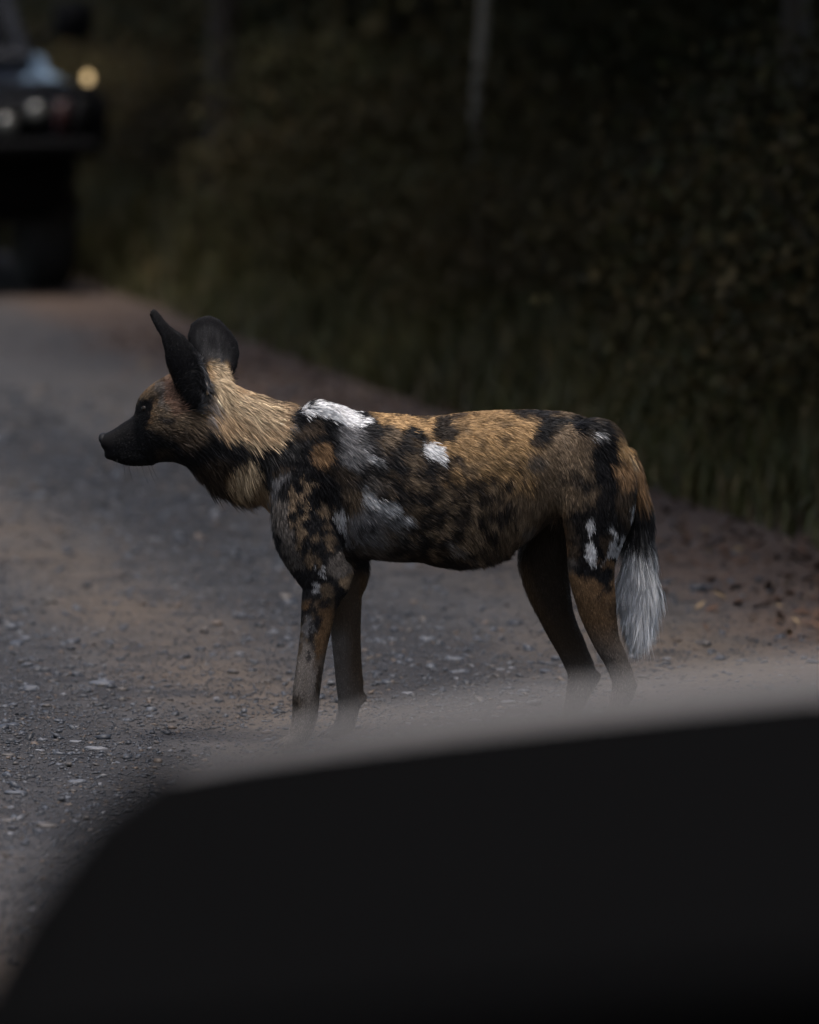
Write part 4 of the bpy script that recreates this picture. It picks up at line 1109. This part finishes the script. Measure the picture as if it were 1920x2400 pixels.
# ---- hair guides: px, py, length mm, lift, direction right, direction down (picture plane)
GUIDE = np.array([
 (240, 1030, 1.5, .1, 1, 0), (290, 1000, 3, .1, 1, -.3), (300, 1075, 4, .15, 1, .2), (345, 950, 5, .2, .8, -.6), (375, 900, 7, .25, .8, -.5), (400, 1000, 12, .25, 1, .3), (370, 960, 8, .2, .9, .1),
 (420, 1060, 18, .25, 1, .5), (350, 1080, 7, .2, 1, .2), (430, 900, 8, .2, .5, -.3),
 (375, 765, 4, .15, -.45, -1), (420, 840, 5, .15, -.3, -1), (465, 930, 7, .2, .2, -1), (490, 770, 3.2, .1, 0, -1), (540, 820, 3.2, .1, .5, -.8), (470, 800, 3.2, .1, -.2, -1), (515, 800, 3.2, .1, .2, -1), (530, 850, 3.5, .1, .5, -.8),
 (505, 880, 30, .16, .5, .7), (490, 930, 44, .14, .45, .9), (500, 975, 42, .14, .7, .7), (560, 940, 48, .12, .75, .65), (630, 950, 44, .12, .92, .4), (560, 1000, 48, .13, .8, .6), (640, 1030, 42, .14, .8, .55), (690, 960, 26, .18, 1, .35),
 (450, 1100, 26, .35, .6, .75), (480, 1145, 34, .34, .35, .95), (530, 1160, 36, .34, .35, .95), (478, 885, 18, .3, .3, .9), (560, 1100, 32, .3, .2, 1), (600, 1160, 28, .24, .4, .9), (620, 1190, 24, .28, .4, .9), (520, 1060, 26, .25, .8, .6), (650, 1120, 18, .2, .2, 1),
 (720, 1000, 20, .18, .75, .65), (690, 1100, 13, .18, .3, 1), (700, 1220, 9, .18, .25, 1), (790, 1080, 20, .18, .65, .75), (800, 1200, 20, .2, .25, 1), (740, 1300, 8, .18, .25, 1),
 (760, 948, 22, .16, 1, .15), (870, 975, 20, .14, 1, .15), (1000, 980, 18, .14, 1, .12), (1150, 970, 18, .14, 1, .12), (1300, 970, 18, .16, 1, .25), (1420, 1015, 22, .2, .85, .55), (1475, 1060, 26, .25, .5, .9),
 (880, 1060, 20, .15, .9, .4), (1000, 1060, 18, .14, .9, .35), (1150, 1060, 18, .14, .9, .38), (900, 1180, 20, .16, .8, .55), (1050, 1180, 17, .15, .9, .4), (880, 1280, 18, .2, .7, .6), (1000, 1290, 17, .18, .95, .35), (1090, 1325, 24, .4, .6, .8),
 (1150, 1310, 26, .4, .5, .9), (1200, 1200, 18, .18, .1, 1), (1250, 1230, 20, .2, -.3, 1), (1300, 1080, 16, .16, .65, .75), (1380, 1080, 16, .16, .55, .85), (1400, 1200, 11, .16, .3, 1), (1470, 1180, 16, .2, -.1, 1),
 (1380, 1300, 9, .16, .1, 1), (745, 1400, 5, .18, -.05, 1), (720, 1550, 4, .18, -.1, 1), (700, 1720, 5, .2, -.6, .8), (815, 1400, 5, .15, 0, 1), (815, 1550, 4, .15, 0, 1), (800, 1710, 4, .2, -.5, .8),
 (1395, 1400, 6, .15, .15, 1), (1440, 1550, 5, .15, .35, 1), (1440, 1680, 5, .15, -.3, 1), (1280, 1350, 7, .15, .15, 1), (1330, 1500, 5, .15, .4, 1), (1345, 1660, 5, .15, -.3, 1)], float)
TAILG = np.array([(1470, 1060, 24, .25, .5, .9), (1490, 1110, 24, .25, .35, 1), (1508, 1180, 32, .3, .2, 1), (1507, 1250, 46, .36, .1, 1), (1503, 1340, 52, .36, .05, 1), (1500, 1420, 50, .34, -.02, 1), (1497, 1475, 44, .3, -.15, 1)], float)
def guides(px, py, G):
    d = ((px[:, None] - G[None, :, 0]) ** 2 + (py[:, None] - G[None, :, 1]) ** 2 + 25.0)
    w = d ** -1.6
    w /= w.sum(1, keepdims=True)
    return w @ G[:, 2:]
def is_tail(P, px, py):
    return (px > 1442 + 35 * smooth01(1330, 1150, py)) & (P[:, 1] > MID + 0.035) & (P[:, 1] < MID + 0.12) & (py > 1060)
def hair_field(P, px, py):
    r = np.empty((len(P), 4))
    for a in range(0, len(P), 40000):
        r[a:a + 40000] = guides(px[a:a + 40000], py[a:a + 40000], GUIDE)
    t = is_tail(P, px, py)
    if t.any(): r[t] = guides(px[t], py[t], TAILG)
    return r
HF = hair_field(DV, DPX, DPY)
DV = DV - DN * (HF[:, :1] * 0.001 * 0.22)
DV[:, 2] = np.maximum(DV[:, 2], 0.0)
DN = vnormals(DV, DQ)
DC = coat(DV)

dog = empty('wild_dog', (0, MID, 0))
tag(dog, 'mottled black, tan and white wild dog with big round ears standing side-on', 'wild dog')
def dog_part(name, me, mat):
    o = link(name, me, mat, dog)
    o.matrix_parent_inverse = dog.matrix_basis.inverted()
    return o
me = np_mesh('body', DV, DQ)
add_col(me, DC * 0.75)
m_skin = attr_mat('dog_coat', rough=0.8, spec=0.1)
dog.location = (0, MID, 0)
bpy.context.view_layer.update()
body = dog_part('body', me, m_skin)

# ---- fur
def build_fur(n):
    tri = np.concatenate([DQ[:, [0, 1, 2]], DQ[:, [0, 2, 3]]])
    A, B, C = DV[tri[:, 0]], DV[tri[:, 1]], DV[tri[:, 2]]
    area = np.linalg.norm(np.cross(B - A, C - A), axis=1)
    ln = HF[tri[:, 0], 0]
    front = np.where((A[:, 1] < mid_y(DPX[tri[:, 0]]) + 0.03) | is_tail(A, DPX[tri[:, 0]], DPY[tri[:, 0]]), 1.0, 0.4)
    w = area * front * np.clip((14.0 / (ln + 1)) ** 0.55, 0.5, 2.2) * (DPX[tri[:, 0]] > 262) * (ln > 1.6)
    w = np.where(is_tail(A, DPX[tri[:, 0]], DPY[tri[:, 0]]), w * 3.2, w)
    cs = np.cumsum(w); k = np.searchsorted(cs, rng.random(n) * cs[-1])
    a, b = rng.random(n), rng.random(n); sw = a + b > 1; a[sw] = 1 - a[sw]; b[sw] = 1 - b[sw]
    P = A[k] + (B[k] - A[k]) * a[:, None] + (C[k] - A[k]) * b[:, None]
    N = DN[tri[k, 0]] * (1 - a - b)[:, None] + DN[tri[k, 1]] * a[:, None] + DN[tri[k, 2]] * b[:, None]
    N /= np.linalg.norm(N, axis=1, keepdims=True)
    px, py = project(P)
    h = hair_field(P, px, py)
    L = h[:, 0] * 0.001 * rng.uniform(0.7, 1.25, n) * (1 + smooth01(22, 34, h[:, 0]) * (py > 1050) * 0.75 * vnoise(P * np.array((1, .3, .3)), 75, 14)); lift = h[:, 1] * rng.uniform(0.5, 1.5, n)
    # clumped, slightly wavy direction
    ang = 0.20 * vnoise(P, 45, 5) + 0.16 * vnoise(P, 170, 6) + rng.normal(0, 0.09, n)
    dx, dz = h[:, 2], -h[:, 3]
    dx, dz = dx * np.cos(ang) - dz * np.sin(ang), dx * np.sin(ang) + dz * np.cos(ang)
    D = np.stack([dx, 0 * dx + rng.normal(0, 0.06, n), dz], 1)
    D -= N * np.sum(D * N, 1, keepdims=True)
    D /= np.linalg.norm(D, axis=1, keepdims=True) + 1e-9
    S = np.cross(N, D)
    tw = rng.normal(0, 0.6, n)
    S = S * np.cos(tw)[:, None] + N * np.sin(tw)[:, None]
    wd = np.clip(0.00042 + L * 0.010, 0.00045, 0.00070)[:, None] * rng.uniform(0.7, 1.3, (n, 1))
    p0 = P - N * 0.0005
    p1 = P + D * (L * 0.5)[:, None] + N * (L * lift * 0.75)[:, None]
    p2 = P + D * (L * 0.97)[:, None] + N * (L * lift * 1.0)[:, None] - np.array((0, 0, 1)) * (L * 0.10)[:, None]
    for p in (p0, p1, p2): p[:, 2] = np.maximum(p[:, 2], 0.0005)
    V = np.stack([p0 - S * wd, p0 + S * wd, p1 - S * wd * 0.8, p1 + S * wd * 0.8, p2], 1).reshape(-1, 3)
    i = np.arange(n)[:, None] * 5
    Fc = np.concatenate([i + np.array([[0, 1, 3]]), i + np.array([[0, 3, 2]]), i + np.array([[2, 3, 4]])])
    jit = rng.normal(0, 1, (n, 3)) * (0.0014 + 0.065 * L)[:, None]
    c = coat(P + jit * np.array((1, 0, 1)))
    tone = np.exp(np.where(P[:, 0] < -0.2, 0.34, 0.26) * rng.standard_normal(n) + 0.18 * vnoise(P, 120, 8))[:, None]
    c = np.clip(c * tone, 0.003, 0.93)
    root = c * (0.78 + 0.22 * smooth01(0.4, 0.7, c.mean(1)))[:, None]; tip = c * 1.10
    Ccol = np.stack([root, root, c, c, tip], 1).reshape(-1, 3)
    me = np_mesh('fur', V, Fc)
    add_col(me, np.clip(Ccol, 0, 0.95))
    Ns = N + 0.35 * rng.standard_normal((n, 3)) * 0.5 + S * rng.normal(0, 0.35, (n, 1))
    Ns /= np.linalg.norm(Ns, axis=1, keepdims=True)
    at_ = me.attributes.new('fur_normal', 'FLOAT_VECTOR', 'POINT')
    at_.data.foreach_set('vector', np.repeat(Ns, 5, 0).astype(np.float32).ravel())
    m = attr_mat('dog_fur', rough=0.55, spec=0.16, nrm=True)
    o = dog_part('fur', me, m)
    tag(o, kind='stuff')
build_fur(330000)

# eyes, nose leather, whiskers
m_eye = paint('eye_dark', (0.012, 0.008, 0.005), 0.3, var=.05, spec=0.3)
m_nose = paint('nose_leather', (0.008, 0.008, 0.009), 0.6, var=.2, scale=220, spec=0.15)
def blob(name, c, r, mat, n=14):
    rings = []
    for i in range(1, n):
        t = pi * i / n
        rings.append([(c[0] + r[0] * sin(t) * cos(2 * pi * k / 18), c[1] + r[1] * sin(t) * sin(2 * pi * k / 18), c[2] + r[2] * cos(t)) for k in range(18)])
    mb = MB(); mb.loft(rings)
    o = mb.build(name, mat, dog, smooth=True)
    o.matrix_parent_inverse = dog.matrix_basis.inverted()
    return o
for sg in (-1, 1):
    c = at(341, 957, MID + sg * 40 * U)
    blob('eye', c, (0.0085, 0.0075, 0.007), m_eye)
def nose_part():
    c = at(241, 1034, MID)
    rings = []
    n = 16
    for i in range(1, n):
        t = pi * i / n
        ring = []
        for k in range(20):
            a = 2 * pi * k / 20
            x = -cos(t) * 0.013; y = sin(t) * cos(a) * 0.0185; z = sin(t) * sin(a) * 0.0135
            z += 0.004 * (1 - abs(y) / 0.0185) - 0.25 * x
            if x < -0.006 and abs(abs(y) - 0.009) < 0.004 and z < 0.002: x += 0.006      # nostrils
            ring.append((c[0] + x + 0.004, c[1] + y, c[2] + z))
        rings.append(ring)
    o = MB().loft(rings).build('nose', m_nose, dog, smooth=True)
    o.matrix_parent_inverse = dog.matrix_basis.inverted()
nose_part()
m_whisk = paint('whisker_dark', (0.03, 0.028, 0.026), 0.4)
for k, (px, py, l, dx, dy) in enumerate(((290, 1085, 42, .1, 1), (300, 1088, 50, .25, 1), (318, 1089, 44, .3, 1), (330, 1088, 52, .35, 1), (345, 1087, 60, .4, 1), (352, 1087, 48, .5, 1), (275, 1077, 34, -.1, 1))):
    w = random.uniform(-22, 10)
    a = at(px, py - 4, MID + w * U); b = at(px + dx * l * .5, py + dy * l * .5, MID + w * 1.5 * U); c = at(px + dx * l, py + dy * l * 0.9, MID + w * 1.7 * U)
    o = MB().tube([a, b, c], [0.0006, 0.00045, 0.0002], 5).build('whisker', m_whisk, dog)
    o.matrix_parent_inverse = dog.matrix_basis.inverted()
# claws
m_claw = paint('claw_horn', (0.03, 0.026, 0.024), 0.35)
for (px, py, w, s) in ((704, 1716, -80, 1.0), (808, 1698, 92, 0.97), (1430, 1708, -4, 0.95), (1336, 1684, 182, 0.95)):
    base = at(px, py, MID + w * U)
    for (dx, dw) in ((-30, -21), (-42, -8), (-42, 8), (-30, 21)):
        x = base[0] + dx * U * s; y = base[1] + dw * 1.05 * U
        o = MB().tube([(x - 0.006, y, 0.013), (x - 0.013, y, 0.011), (x - 0.020, y, 0.003)], [0.004, 0.003, 0.0008], 8).build('claw', m_claw, dog, smooth=True)
        o.matrix_parent_inverse = dog.matrix_basis.inverted()
